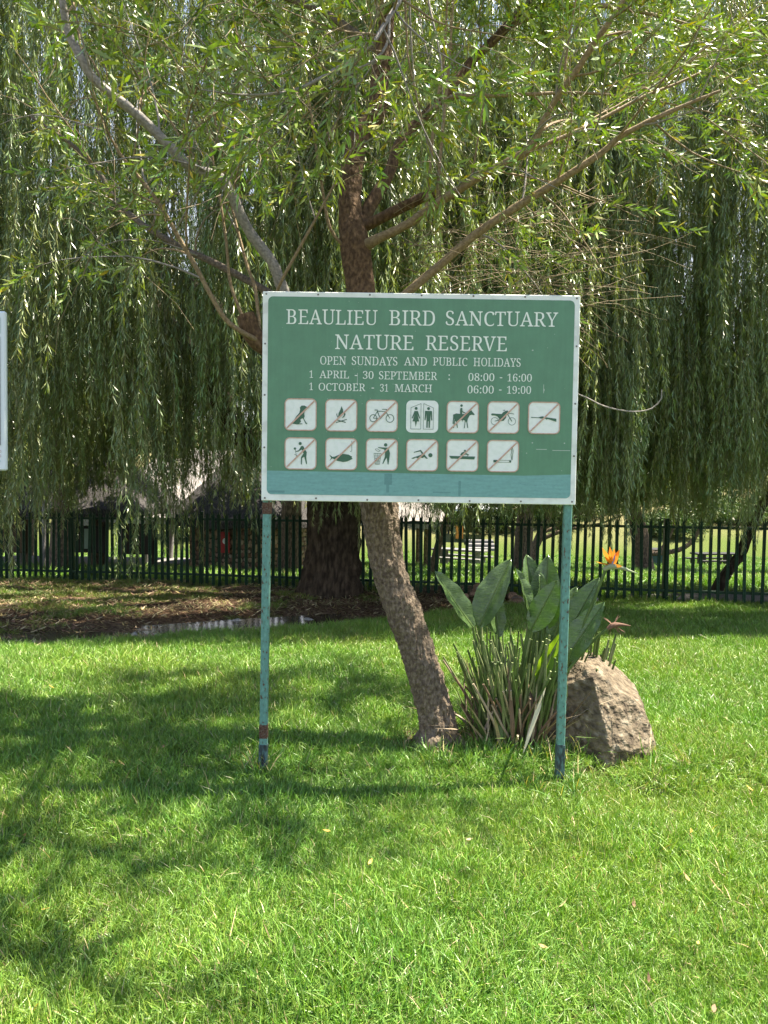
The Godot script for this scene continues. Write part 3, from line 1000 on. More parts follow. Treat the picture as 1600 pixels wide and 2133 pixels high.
# ---------------------------------------------------------------- near tree
const TRUNK := [[0.41, -0.13, -4.85, 0.185], [0.38, 0.01, -4.85, 0.145], [0.35, 0.18, -4.85, 0.120], [0.30, 0.36, -4.86, 0.115], [0.22, 0.61, -4.88, 0.113], [0.13, 0.85, -4.90, 0.116], [0.05, 1.06, -4.94, 0.111], [0.00, 1.27, -4.98, 0.118], [-0.03, 1.49, -5.00, 0.125], [-0.08, 1.83, -5.05, 0.129], [-0.12, 2.15, -5.10, 0.127], [-0.15, 2.63, -5.15, 0.122], [-0.18, 2.96, -5.20, 0.112], [-0.22, 3.25, -5.22, 0.115], [-0.24, 3.45, -5.25, 0.085]]
const LIMBS := [
	[[-0.24, 3.30, -5.25, 0.088], [-0.26, 3.64, -5.28, 0.078], [-0.21, 3.99, -5.32, 0.07], [-0.09, 4.19, -5.36, 0.064], [-0.07, 4.45, -5.40, 0.062], [-0.04, 4.73, -5.45, 0.058], [-0.03, 5.22, -5.50, 0.05], [-0.13, 5.91, -5.60, 0.0419], [-0.11, 6.65, -5.70, 0.0213]],
	[[-0.21, 3.35, -5.26, 0.058], [-0.11, 3.58, -5.35, 0.052], [0.00, 3.81, -5.45, 0.046], [0.09, 4.11, -5.60, 0.042], [0.24, 4.33, -5.75, 0.041], [0.40, 4.56, -5.90, 0.041], [0.57, 4.84, -6.05, 0.039], [0.70, 5.02, -6.15, 0.037], [0.94, 5.33, -6.30, 0.0393], [1.24, 5.80, -6.50, 0.0325], [1.55, 6.49, -6.70, 0.0188]],
	[[-0.17, 3.23, -5.21, 0.0487], [-0.05, 3.26, -5.10, 0.0350], [0.13, 3.32, -5.00, 0.0312], [0.30, 3.41, -4.90, 0.0291], [0.56, 3.54, -4.78, 0.0269], [0.77, 3.62, -4.68, 0.0248], [0.84, 3.66, -4.64, 0.0232], [0.94, 3.86, -4.55, 0.0199], [1.05, 4.00, -4.45, 0.0181], [1.14, 4.13, -4.38, 0.0164], [1.27, 4.31, -4.30, 0.0134], [1.38, 4.55, -4.25, 0.0066]],
	[[0.81, 3.64, -4.66, 0.0160], [1.05, 3.75, -4.70, 0.0147], [1.30, 3.89, -4.75, 0.0133], [1.55, 4.04, -4.80, 0.0120], [1.80, 4.16, -4.85, 0.0091], [2.11, 4.33, -4.90, 0.0061]],
	[[-0.14, 2.54, -5.15, 0.0482], [-0.02, 2.74, -5.05, 0.0347], [0.13, 2.87, -4.95, 0.0309], [0.35, 3.04, -4.85, 0.0288], [0.56, 3.20, -4.75, 0.0282], [0.78, 3.33, -4.68, 0.0263], [1.02, 3.46, -4.60, 0.0230], [1.23, 3.59, -4.55, 0.0199], [1.35, 3.68, -4.50, 0.0169], [1.60, 3.79, -4.45, 0.0125], [1.85, 3.88, -4.40, 0.0069]],
	[[-0.11, 1.99, -5.10, 0.0732], [-0.36, 2.44, -5.15, 0.0579], [-0.59, 2.75, -5.15, 0.0482], [-0.68, 2.91, -5.10, 0.0414], [-0.75, 3.08, -5.05, 0.0378], [-0.89, 3.26, -5.00, 0.0375], [-1.00, 3.48, -4.92, 0.0353], [-1.06, 3.55, -4.88, 0.0366], [-1.21, 3.58, -4.82, 0.0331], [-1.34, 3.69, -4.75, 0.0311], [-1.49, 3.82, -4.68, 0.0292], [-1.62, 3.91, -4.62, 0.0274], [-1.73, 3.99, -4.56, 0.0256], [-1.79, 4.10, -4.52, 0.0240], [-1.85, 4.23, -4.50, 0.0225], [-1.86, 4.36, -4.46, 0.0195], [-1.89, 4.64, -4.40, 0.0110]],
	[[-0.62, 2.80, -5.15, 0.0321], [-0.85, 2.96, -5.25, 0.0279], [-1.19, 3.16, -5.40, 0.0270], [-1.42, 3.28, -5.50, 0.0257], [-1.67, 3.43, -5.60, 0.0245], [-1.85, 3.56, -5.70, 0.0231], [-2.01, 3.72, -5.75, 0.0215], [-2.17, 3.96, -5.80, 0.0181], [-2.37, 4.15, -5.85, 0.0146], [-2.71, 4.38, -5.90, 0.0074]],
	[[-0.36, 2.41, -5.15, 0.0707], [-0.65, 2.48, -5.12, 0.0703], [-0.80, 2.55, -5.10, 0.0732], [-0.88, 2.62, -5.08, 0.0729], [-0.91, 2.71, -5.06, 0.0695], [-0.92, 2.74, -5.06, 0.0663]],
	[[-0.85, 2.58, -5.04, 0.0220], [-0.94, 2.62, -4.98, 0.0202], [-1.03, 2.69, -4.95, 0.0201], [-1.11, 2.82, -4.92, 0.0184], [-1.20, 2.99, -4.90, 0.0184], [-1.31, 3.18, -4.86, 0.0167], [-1.42, 3.37, -4.82, 0.0150], [-1.53, 3.51, -4.80, 0.0135], [-1.67, 3.69, -4.76, 0.0104], [-1.80, 3.99, -4.72, 0.0059]],
	[[-0.94, 2.73, -5.06, 0.0126], [-1.02, 2.94, -5.06, 0.0126], [-1.05, 3.22, -5.06, 0.0111], [-1.10, 3.53, -5.06, 0.0095], [-1.18, 3.95, -5.06, 0.0063]],
	[[-0.83, 2.64, -5.08, 0.0143], [-0.87, 2.93, -5.12, 0.0144], [-0.94, 3.12, -5.15, 0.0129], [-1.08, 3.64, -5.20, 0.0097], [-1.21, 4.25, -5.30, 0.0066]],
	[[0.02, 4.95, -5.46, 0.024], [0.18, 5.02, -4.85, 0.021], [0.23, 4.84, -4.50, 0.0197], [0.09, 4.31, -4.20, 0.0157], [-0.03, 3.96, -3.95, 0.0136], [-0.10, 3.80, -3.85, 0.0120], [-0.26, 3.63, -3.75, 0.0105], [-0.43, 3.51, -3.70, 0.0092], [-0.56, 3.46, -3.65, 0.0080], [-0.69, 3.44, -3.62, 0.0056], [-0.86, 3.45, -3.60, 0.0034]],
	[[-0.01, 4.02, -3.98, 0.0087], [-0.01, 3.89, -3.95, 0.0086], [-0.04, 3.81, -3.93, 0.0074], [-0.10, 3.74, -3.90, 0.0061], [-0.17, 3.70, -3.88, 0.0036]],
	[[0.24, 3.38, -4.95, 0.0139], [0.25, 3.52, -4.95, 0.0139], [0.28, 3.92, -4.95, 0.0124], [0.33, 4.28, -4.95, 0.0108], [0.35, 4.63, -4.95, 0.0077], [0.36, 5.04, -4.95, 0.0046]],
	[[0.31, 3.43, -4.92, 0.0123], [0.31, 3.52, -4.92, 0.0123], [0.34, 3.95, -4.92, 0.0123], [0.37, 4.33, -4.92, 0.0092], [0.39, 4.73, -4.92, 0.0061]],
	[[-0.25, 3.20, -5.21, 0.0146], [-0.38, 3.33, -5.15, 0.0129], [-0.44, 3.62, -5.10, 0.0111], [-0.48, 3.87, -5.05, 0.0095], [-0.53, 4.20, -5.00, 0.0062]],
	[[-0.72, 2.86, -5.05, 0.0124], [-0.67, 2.95, -4.97, 0.0124], [-0.40, 3.41, -4.90, 0.0092], [-0.21, 3.76, -4.86, 0.0061]],
	[[-0.15, 3.38, -5.24, 0.0422], [0.10, 3.48, -5.15, 0.0386], [0.22, 3.52, -5.10, 0.0382], [0.33, 3.53, -5.05, 0.0363]],
	[[-0.06, 2.35, -5.05, 0.02], [0.4, 2.36, -4.75, 0.014], [0.91, 2.26, -4.62, 0.0101], [1.15, 2.20, -4.60, 0.0086], [1.30, 2.13, -4.58, 0.0086], [1.46, 2.10, -4.56, 0.0071], [1.57, 2.12, -4.55, 0.0071], [1.62, 2.18, -4.54, 0.0057], [1.62, 2.23, -4.54, 0.0043]],
	[[-0.13, 5.7, -5.58, 0.032], [-0.55, 6.1, -5.1, 0.026], [-1.1, 6.35, -4.6, 0.019], [-1.7, 6.3, -4.2, 0.011], [-2.2, 6.1, -3.9, 0.005]],
	[[-0.05, 4.6, -5.42, 0.034], [-0.5, 5.0, -5.6, 0.028], [-1.1, 5.35, -5.9, 0.022], [-1.9, 5.6, -6.1, 0.014], [-2.7, 5.7, -6.2, 0.006]],
	[[0.94, 5.33, -6.30, 0.030], [1.5, 5.55, -6.4, 0.024], [2.2, 5.6, -6.6, 0.017], [3.0, 5.5, -6.8, 0.009], [3.5, 5.35, -6.9, 0.004]],
	[[-0.1, 6.3, -5.65, 0.028], [0.3, 6.8, -6.1, 0.022], [0.8, 7.1, -6.7, 0.014], [1.2, 7.2, -7.2, 0.006]],  # high limbs out of view, added to deepen the shade on the lawn
	[[1.24, 5.80, -6.50, 0.026], [1.7, 6.4, -6.9, 0.02], [2.2, 6.8, -7.3, 0.012], [2.6, 7.0, -7.6, 0.005]],
	[[-0.05, 5.1, -5.48, 0.03], [0.5, 5.7, -5.4, 0.024], [1.1, 6.1, -5.3, 0.016], [1.6, 6.3, -5.2, 0.006]],
	[[-0.12, 5.9, -5.6, 0.026], [-0.5, 6.6, -6.1, 0.02], [-0.9, 7.0, -6.6, 0.013], [-1.2, 7.2, -7.0, 0.005]],
	[[0.18, 5.02, -4.85, 0.026], [0.45, 5.5, -4.4, 0.021], [0.75, 5.7, -3.8, 0.014], [0.9, 5.6, -3.2, 0.006]],  # overhead limbs out of view, added to shade the left foreground
	[[0.45, 5.5, -4.4, 0.018], [0.1, 5.9, -4.0, 0.014], [-0.3, 6.0, -3.5, 0.009], [-0.6, 5.9, -3.1, 0.004]],
	[[0.40, 4.56, -5.90, 0.024], [0.95, 4.68, -6.1, 0.019], [1.6, 4.75, -6.2, 0.014], [2.4, 4.7, -6.3, 0.008], [3.0, 4.55, -6.3, 0.004]],
]
# how far along each limb its side shoots begin, and how many there are
const SHOOTS := [[0.3, 16], [0.25, 18], [0.3, 14], [0.15, 9], [0.35, 13], [0.4, 14], [0.25, 13], [2.0, 0], [0.3, 12], [0.4, 6], [0.4, 7], [0.4, 24], [0.3, 5], [0.5, 5], [0.5, 4], [0.4, 6], [0.5, 4], [2.0, 0], [2.0, 0], [0.15, 14], [0.2, 14], [0.2, 13], [0.15, 17], [0.15, 17], [0.15, 16], [0.15, 16], [0.2, 12], [0.2, 11], [0.2, 12]]

func point_on(path: Array, t: float) -> Array:
	var f := t * (path.size() - 1)
	var i := mini(int(f), path.size() - 2)
	var k := f - i
	var a = path[i]
	var b = path[i + 1]
	var p := Vector3(a[0], a[1], a[2]).lerp(Vector3(b[0], b[1], b[2]), k)
	var d := (Vector3(b[0], b[1], b[2]) - Vector3(a[0], a[1], a[2])).normalized()
	return [p, d, lerpf(a[3], b[3], k)]

func spray_mesh(leaves: int, length: float, ll: float, lw: float, c: Color) -> ArrayMesh:
	# a twig along +y with slender leaves set round it
	var st := begin()
	var r := 0.0018
	for k in 3:
		var a := TAU * k / 3
		var a2 := TAU * (k + 1) / 3
		var u := Vector3(cos(a), 0, sin(a))
		var v := Vector3(cos(a2), 0, sin(a2))
		for q in [u * r, u * r * 0.4 + Vector3.UP * length, v * r * 0.4 + Vector3.UP * length, u * r, v * r * 0.4 + Vector3.UP * length, v * r]:
			st.set_color(Color(0.16, 0.13, 0.055))
			st.add_vertex(q)
	for i in leaves:
		var t := 0.12 + 0.88 * i / (leaves - 1.0)
		var a := i * 2.4 + rng.randf_range(-0.4, 0.4)
		var out := Vector3(cos(a), 0, sin(a))
		var dir := (out * rng.randf_range(0.45, 0.95) + Vector3.UP * rng.randf_range(0.45, 1.1)).normalized()
		if i == leaves - 1:
			dir = Vector3(0.1, 1, 0.1).normalized()
		var side := Vector3.UP.cross(out) + rand_dir() * 0.45
		var cc := vary(c, 0.3)
		if rng.randf() < 0.05:
			cc = Color(0.36, 0.3, 0.03)
		leaf(st, Vector3.UP * (length * t), dir, side, ll * rng.randf_range(0.65, 1.15), lw * rng.randf_range(0.8, 1.2), rng.randf_range(-0.35, 0.15), cc)
	return st.commit()

func build_near_tree() -> void:
	var tree := thing("willow_tree", "young willow with a leaning furrowed trunk growing behind the notice board", "tree")
	var bark_n := FastNoiseLite.new()
	bark_n.seed = 8
	bark_n.frequency = 1.0
	bark_n.fractal_type = FastNoiseLite.FRACTAL_RIDGED
	bark_n.fractal_octaves = 3
	var plates := FastNoiseLite.new()
	plates.seed = 12
	plates.noise_type = FastNoiseLite.TYPE_CELLULAR
	plates.cellular_return_type = FastNoiseLite.RETURN_DISTANCE2_SUB
	plates.cellular_jitter = 1.1
	plates.frequency = 1.0
	plates.domain_warp_enabled = true
	plates.domain_warp_amplitude = 1.2
	plates.domain_warp_frequency = 0.6
	var tk := begin()
	tube(tk, smooth_path(TRUNK.slice(0, 11), 0.009), 110, plates, 0.02, Vector3(38, 8, 38), true, bark_n, 0.02)
	part("trunk", done(tk), M.bark, tree)
	for q in [[-0.2, 0.10], [-0.09, 0.24], [0.2, 0.12], [0.12, -0.2], [-0.2, -0.12]]:
		var rt := begin()
		tube(rt, smooth_path([[0.36, 0.12, -4.85, 0.08], [0.38 + q[0] * 0.6, 0.0, -4.85 + q[1] * 0.6, 0.06], [0.39 + q[0] * 0.95, -0.09, -4.85 + q[1] * 0.95, 0.04]], 0.02), 24, plates, 0.012, Vector3(40, 14, 40))
		part("root", done(rt), M.bark, tree)
	part("upper_trunk", tube_mesh(smooth_path(TRUNK.slice(9, 15), 0.014), 72, plates, 0.02, Vector3(36, 9, 36)), M.bark_warm, tree)
	var tips := []
	var limb_m := [M.bark_warm, M.bark_warm, M.limb, M.limb, M.limb, M.limb_grey, M.limb_dark, M.bark_warm, M.limb, M.limb, M.limb, M.limb_grey, M.limb_grey, M.limb, M.limb, M.limb, M.limb, M.bark_warm, M.limb_grey, M.limb, M.limb_dark, M.limb, M.limb, M.limb, M.limb, M.limb, M.limb, M.limb, M.limb]
	for i in LIMBS.size():
		var slim := []
		for q in LIMBS[i]:
			slim.append([q[0], q[1], q[2], q[3] * (0.84 if i > 0 else 0.95) * (0.7 if i == 18 else 1.0)])
		var path := smooth_path(slim, 0.05)
		var r0: float = LIMBS[i][0][3]
		part("limb", tube_mesh(path, 20 if r0 > 0.03 else 10, bark_n if r0 > 0.03 else wobble_noise, r0 * 0.1, Vector3(22, 9, 22)), limb_m[i], tree)
		for k in SHOOTS[i][1]:
			var t: float = lerpf(SHOOTS[i][0], 0.99, (k + rng.randf()) / SHOOTS[i][1])
			if SHOOTS[i][0] > 1.0:
				continue
			var o := point_on(path, t)
			var d: Vector3 = o[1]
			var side := rand_dir()
			side = (side - d * side.dot(d)).normalized()
			var dir := (d * rng.randf_range(0.3, 0.9) + side * rng.randf_range(0.6, 1.0) + Vector3.UP * rng.randf_range(-0.15, 0.6)).normalized()
			var length := rng.randf_range(0.45, 1.15)
			var pts := []
			var p: Vector3 = o[0]
			var r1: float = minf((o[2] as float) * 0.55, 0.008)
			var steps := 7
			var bend := rand_dir() * 0.35 + Vector3.DOWN * 0.12
			for s in steps + 1:
				pts.append([p.x, p.y, p.z, lerpf(r1, 0.0016, float(s) / steps)])
				dir = (dir + bend * 0.28 + rand_dir() * 0.14).normalized()
				p += dir * (length / steps)
			if in_front_of_sign(p) or in_front_of_sign(Vector3(pts[3][0], pts[3][1], pts[3][2])):
				continue
			tips.append(pts)
			part("branch", tube_mesh(pts, 5), M.limb if k % 3 else M.limb_grey, tree)
	# bare criss-crossing twigs, joined
	var tw := begin()
	for i in 760:
		var src: Array = tips[rng.randi() % tips.size()]
		var o := point_on(src, rng.randf_range(0.1, 0.9))
		var p: Vector3 = o[0]
		var dir := (rand_dir() + (o[1] as Vector3) * 0.5).normalized()
		var pts := []
		var l := rng.randf_range(0.25, 0.7)
		for s in 5:
			pts.append([p.x, p.y, p.z, lerpf(0.0026, 0.001, s / 4.0)])
			dir = (dir + rand_dir() * 0.3 + Vector3.DOWN * 0.08).normalized()
			p += dir * (l / 4.0)
		if not in_front_of_sign(p):
			tube(tw, pts, 3, null, 0.0, Vector3.ONE, false)
	for i in 160:
		# dense bare tangle low on the right of the trunk
		var p := Vector3(rng.randf_range(0.0, 1.3), rng.randf_range(2.7, 3.5), rng.randf_range(-5.6, -4.7))
		var dir := Vector3(rng.randf_range(0.2, 1.0), rng.randf_range(-0.35, 0.45), rng.randf_range(-0.5, 0.4)).normalized()
		var pts := []
		var l := rng.randf_range(0.4, 0.9)
		for s in 6:
			pts.append([p.x, p.y, p.z, lerpf(0.003, 0.001, s / 5.0)])
			dir = (dir + rand_dir() * 0.22).normalized()
			p += dir * (l / 5.0)
		if not in_front_of_sign(p):
			tube(tw, pts, 3, null, 0.0, Vector3.ONE, false)
	var twigs := part("twigs", done(tw), M.twig, tree)
	twigs.set_meta("kind", "stuff")
	# leafy sprays along the branches
	var col := Color(0.22, 0.30, 0.068)
	var sprays := []
	for i in 4:
		sprays.append(spray_mesh(19, rng.randf_range(0.22, 0.36), 0.078, 0.0145, col))
	var bare := spray_mesh(2, 0.24, 0.05, 0.011, col)
	var xf := [[], [], [], []]
	var cols := [[], [], [], []]
	var front := []
	for src in tips:
		var many: int = rng.randi_range(3, 6) if src[0][1] < 5.0 else rng.randi_range(22, 30)  # branches above the view carry extra sprays, added to darken the lawn shade
		for k in many:
			var t := rng.randf_range(0.2, 1.0)
			var o := point_on(src, t)
			var dir := ((o[1] as Vector3) * 0.7 + rand_dir() * 0.8 + Vector3.DOWN * 0.15).normalized()
			var p: Vector3 = o[0]
			if in_front_of_sign(p + dir * 0.3):
				continue
			var s := rng.randf_range(0.7, 1.2)
			var tr := Transform3D(frame_from(dir, rng.randf() * TAU).scaled(Vector3.ONE * s), p)
			front.append([-p.z, tr])
	front.sort_custom(func(a, b): return a[0] < b[0])
	var taken := 0
	var bare_xf := []
	for f in front:
		var tr: Transform3D = f[1]
		var q := tr.origin
		var seen := absf(q.x) < -q.z * 0.47 and q.y < 1.67 - q.z * 0.6
		if taken < 25 and seen:
			bare_xf.append(tr)
			taken += 1
			continue
		var v := rng.randi() % 4
		xf[v].append(tr)
		cols[v].append(vary(Color(1, 1, 1), 0.34))
	var crown := Node3D.new()
	crown.name = "crown"
	tree.add_child(crown)
	for v in 4:
		scatter("leafy_twigs", sprays[v], M.leaf_near, xf[v], cols[v], crown)
	scatter("bare_twigs", bare, M.leaf_near, bare_xf, [], crown)
	# the nearest leaves one by one
	var shapes := []
	for i in 6:
		var st := begin()
		leaf(st, Vector3.ZERO, Vector3.UP, Vector3.RIGHT, 0.085, 0.017, [-0.3, 0.2, -0.1, 0.35, 0.0, -0.45][i], vary(col, 0.25))
		shapes.append(st.commit())
	for tr in bare_xf:
		for i in 12:
			var a := i * 2.4
			var out := Vector3(cos(a), 0, sin(a))
			var dir := (out * rng.randf_range(0.6, 1.1) + Vector3.UP * rng.randf_range(0.2, 0.9)).normalized()
			var o := part("leaf", shapes[rng.randi() % 6], M.leaf_near, crown)
			o.transform = tr * Transform3D(frame_from(dir, rng.randf() * TAU).scaled(Vector3.ONE * rng.randf_range(0.65, 1.1)), Vector3.UP * (0.03 + 0.21 * i / 11.0))

func in_front_of_sign(p: Vector3) -> bool:
	return p.x > -0.85 and p.x < 1.2 and p.y < 2.85 and p.z > -4.6

# ---------------------------------------------------------------- weeping willows
func curtain_mesh(count: int, length: float, ragged: bool, c: Color) -> ArrayMesh:
	# a bundle of hanging twigs along -y with narrow drooping leaves
	var st := begin()
	var r := 0.0022
	for k in count:
		var top := Vector3(rng.randfn() * 0.15, rng.randf_range(-0.1, 0.12), rng.randfn() * 0.15)
		var l := length * (rng.randf_range(0.35, 1.15) if ragged else rng.randf_range(0.95, 1.1))
		var cc := vary(c, 0.16)
		var p := top
		var n := int(ceil(l / 0.16))
		var dir := Vector3.DOWN
		for j in n:
			dir = (dir + rand_dir() * 0.12 + Vector3.DOWN * 0.25).normalized()
			var q := p + dir * (l / n)
			for e in 3:
				var a := TAU * e / 3
				var a2 := TAU * (e + 1) / 3
				var u := Vector3(cos(a), 0, sin(a)) * r
				var v := Vector3(cos(a2), 0, sin(a2)) * r
				for w in [p + u, q + u, q + v, p + u, q + v, p + v]:
					st.set_color(Color(0.17, 0.155, 0.06))
					st.add_vertex(w)
			for i in 9:
				var ang := rng.randf() * TAU
				var out := Vector3(cos(ang), 0, sin(ang))
				var ld := (Vector3.DOWN + out * rng.randf_range(0.15, 0.8)).normalized()
				var side := Vector3(-out.z, 0, out.x) + rand_dir() * 0.6
				leaf(st, p.lerp(q, rng.randf()) + out * 0.006, ld, side, rng.randf_range(0.08, 0.135), rng.randf_range(0.009, 0.0135), rng.randf_range(-0.25, 0.4), vary(cc, 0.25))
			p = q
	return st.commit()

func weeping_willow(called: String, label: String, trunk: Array, limbs: Array, cx: float, cd: float, rx: float, rz: float, h_edge: float, h_top: float, clusters: int, low: Callable, tint: Color) -> void:
	var tree := thing(called, label, "tree")
	var bark_n := FastNoiseLite.new()
	bark_n.seed = 18
	bark_n.frequency = 1.0
	bark_n.fractal_type = FastNoiseLite.FRACTAL_RIDGED
	bark_n.fractal_octaves = 3
	var r0: float = trunk[0][3]
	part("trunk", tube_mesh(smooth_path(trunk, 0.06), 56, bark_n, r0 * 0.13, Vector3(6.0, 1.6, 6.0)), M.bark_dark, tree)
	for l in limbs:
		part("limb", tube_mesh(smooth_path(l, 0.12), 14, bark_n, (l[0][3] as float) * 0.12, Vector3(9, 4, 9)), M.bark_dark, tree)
	var variants: Array = M.curtains
	var xf := []
	var cols := []
	for v in variants.size():
		xf.append([])
		cols.append([])
	for c in clusters:
		var ang := rng.randf() * TAU
		var r := sqrt(rng.randf())
		if rng.randf() < 0.62:
			r = rng.randf_range(0.72, 1.14)
		var x := cx + cos(ang) * r * rx
		var d := cd + sin(ang) * r * rz
		var y := h_edge + (h_top - h_edge) * sqrt(maxf(0.0, 1.0 - r * r)) + rng.randf_range(-0.6, 0.4) - maxf(0.0, r - 1.0) * 5.0
		var y_low: float = low.call(x, d) + rng.randf_range(-0.3, 0.7)
		if r < 0.5:
			y_low = maxf(y_low, y - rng.randf_range(2.5, 4.5))
		var ctint := vary(tint, 0.16)
		var p := Vector3(x, y, -d)
		var lean := rand_dir() * 0.05
		while p.y > y_low + 0.2:
			var s := rng.randf_range(0.85, 1.15)
			var left := p.y - y_low
			var v := rng.randi() % 4
			if left < 1.35:
				v = 4 + rng.randi() % 3
				s = clampf(left / 1.15, 0.55, 1.15)
			var dir := (Vector3.DOWN + Vector3(lean.x, 0, lean.z) + rand_dir() * 0.04).normalized()
			xf[v].append(Transform3D(frame_from(-dir, rng.randf() * TAU).scaled(Vector3.ONE * s), p))
			cols[v].append(vary(ctint, 0.08))
			p += dir * (1.22 * s)
	var crown := Node3D.new()
	crown.name = "crown"
	tree.add_child(crown)
	var total := 0
	for v in variants.size():
		scatter("hanging_strands", variants[v], M.leaf_willow, xf[v], cols[v], crown)
		total += xf[v].size()
	print(called, " curtains ", total)

func low_left(x: float, d: float) -> float:
	# the curtain hangs lower at the sides than over the thatched roofs
	if d < 12.0 and x > -3.9 and x < -1.6:
		return 0.95 if x > -2.95 and x < -2.72 else 1.95 + 0.25 * sin(x * 5.0)
	if x < -3.5:
		return 1.25 + 0.2 * sin(x * 3.0)
	return 1.45

func low_right(x: float, d: float) -> float:
	return 1.42 + 0.22 * sin(x * 3.7) + 0.1 * sin(x * 9.0)

func build_willows() -> void:
	M.curtains = []
	for i in 7:
		M.curtains.append(curtain_mesh(8, 1.25, i > 3, Color(0.225, 0.28, 0.12)))
	var ta := [[-0.95, -0.75, -13.45, 0.72], [-0.92, -0.32, -13.42, 0.56], [-0.9, 0.0, -13.4, 0.47], [-0.88, 0.5, -13.4, 0.42], [-0.86, 1.1, -13.42, 0.42], [-0.85, 1.7, -13.45, 0.46], [-0.85, 2.3, -13.5, 0.40]]
	var la := [
		[[-0.95, 1.3, -13.4, 0.24], [-1.5, 1.72, -13.35, 0.22], [-1.98, 1.95, -13.20, 0.2], [-2.45, 2.46, -13.00, 0.186], [-2.84, 3.21, -12.60, 0.157], [-3.53, 4.23, -12.00, 0.112], [-4.31, 5.03, -11.50, 0.079], [-5.4, 5.6, -11.0, 0.04]],
		[[-0.72, 1.2, -13.3, 0.22], [-0.45, 1.75, -13.1, 0.2], [-0.3, 2.8, -12.8, 0.18], [0.1, 4.3, -12.3, 0.14], [0.9, 5.9, -11.7, 0.09], [1.7, 6.8, -11.2, 0.04]],
		[[-0.86, 2.0, -13.5, 0.3], [-0.95, 3.4, -13.6, 0.25], [-1.2, 5.2, -13.7, 0.19], [-1.1, 7.2, -13.5, 0.12], [-1.6, 9.0, -13.2, 0.05]],
		[[-0.8, 2.1, -13.5, 0.2], [-0.1, 3.2, -13.7, 0.18], [1.0, 4.8, -13.8, 0.13], [2.3, 6.0, -13.6, 0.07], [3.2, 6.3, -13.3, 0.03]],
		[[-0.9, 2.0, -13.5, 0.2], [-1.8, 3.4, -13.9, 0.17], [-3.6, 5.2, -14.2, 0.12], [-5.6, 6.4, -14.2, 0.06], [-7.2, 6.4, -14.0, 0.03]],
		[[-0.95, 2.1, -13.45, 0.18], [-1.6, 3.6, -12.6, 0.15], [-2.2, 5.6, -11.4, 0.1], [-2.6, 6.9, -10.4, 0.05]],
	]
	weeping_willow("weeping_willow", "old weeping willow with a massive dark trunk before the palisade fence", ta, la, -2.7, 13.0, 7.2, 4.2, 5.0, 11.5, 600, low_left, Color(1, 1, 1))
	var tb := [[5.95, -0.5, -13.80, 0.13], [5.98, -0.37, -13.80, 0.112], [6.07, -0.09, -13.80, 0.095], [6.24, 0.18, -13.80, 0.086], [6.44, 0.48, -13.80, 0.082], [6.56, 0.83, -13.80, 0.078], [6.76, 1.27, -13.80, 0.075], [7.07, 2.13, -13.70, 0.07], [7.14, 3.47, -13.60, 0.065], [7.0, 5.0, -13.5, 0.06], [6.7, 7.0, -13.4, 0.04]]
	var lb := [
		[[7.1, 2.6, -13.65, 0.05], [6.4, 4.0, -13.4, 0.045], [5.0, 5.6, -12.9, 0.035], [3.4, 6.4, -12.4, 0.02]],
		[[7.1, 3.2, -13.6, 0.05], [7.8, 4.6, -13.4, 0.04], [8.8, 5.6, -13.1, 0.02]],
		[[7.0, 4.6, -13.5, 0.045], [6.4, 6.2, -12.7, 0.035], [5.6, 7.2, -11.6, 0.02]],
		[[7.0, 5.0, -13.5, 0.04], [5.4, 7.2, -13.9, 0.03], [3.4, 8.2, -14.2, 0.015]],
	]
	weeping_willow("weeping_willow", "weeping willow with a thin leaning trunk at the palisade fence", tb, lb, 5.7, 13.2, 5.2, 3.3, 4.9, 11.0, 500, low_right, Color(0.98, 1.0, 0.95))

# ---------------------------------------------------------------- trees and bushes of the park
func clump_mesh(radius: float, leaves: int, ll: float, lw: float, c: Color) -> ArrayMesh:
	var st := begin()
	for i in leaves:
		var p := rand_dir() * radius * pow(rng.randf(), 0.45)
		var d := (rand_dir() + p.normalized() * 0.7).normalized()
		leaf(st, p, d, rand_dir(), ll * rng.randf_range(0.7, 1.3), lw * rng.randf_range(0.7, 1.3), rng.randf_range(-0.3, 0.3), vary(c, 0.3))
	return st.commit()

func park_tree(called: String, label: String, trunk: Array, limbs: Array, blobs: Array, density: float, tint: Color, group := "") -> void:
	var t := thing(called, label, "tree", Vector3.ZERO, 0.0, group)
	part("trunk", tube_mesh(smooth_path(trunk, 0.15), 14, wobble_noise, (trunk[0][3] as float) * 0.15, Vector3(30, 10, 30)), M.bark_park, t)
	for l in limbs:
		part("limb", tube_mesh(smooth_path(l, 0.2), 8, wobble_noise, 0.01, Vector3(30, 20, 30)), M.bark_park, t)
	leafy(t, blobs, density, tint)

func leafy(t: Node3D, blobs: Array, density: float, tint: Color, part_name := "crown") -> void:
	var xf := []
	var cols := []
	for b in blobs:
		var vol: float = b[3] * b[4] * b[5]
		for i in int(density * pow(vol, 0.75)):
			var d := rand_dir() * pow(rng.randf(), 0.4)
			if patch_noise.get_noise_3d(d.x * 120.0 + b[0] * 40.0, d.y * 120.0, d.z * 120.0) < -0.12:
				continue
			var p := Vector3(b[0] + d.x * b[3], b[1] + d.y * b[4], b[2] + d.z * b[5])
			var s := rng.randf_range(0.7, 1.4)
			xf.append(Transform3D(frame_from(rand_dir(), rng.randf() * TAU).scaled(Vector3.ONE * s), p))
			cols.append(vary(tint, 0.16))
	scatter(part_name, M.clump, M.leaf_far, xf, cols, t)

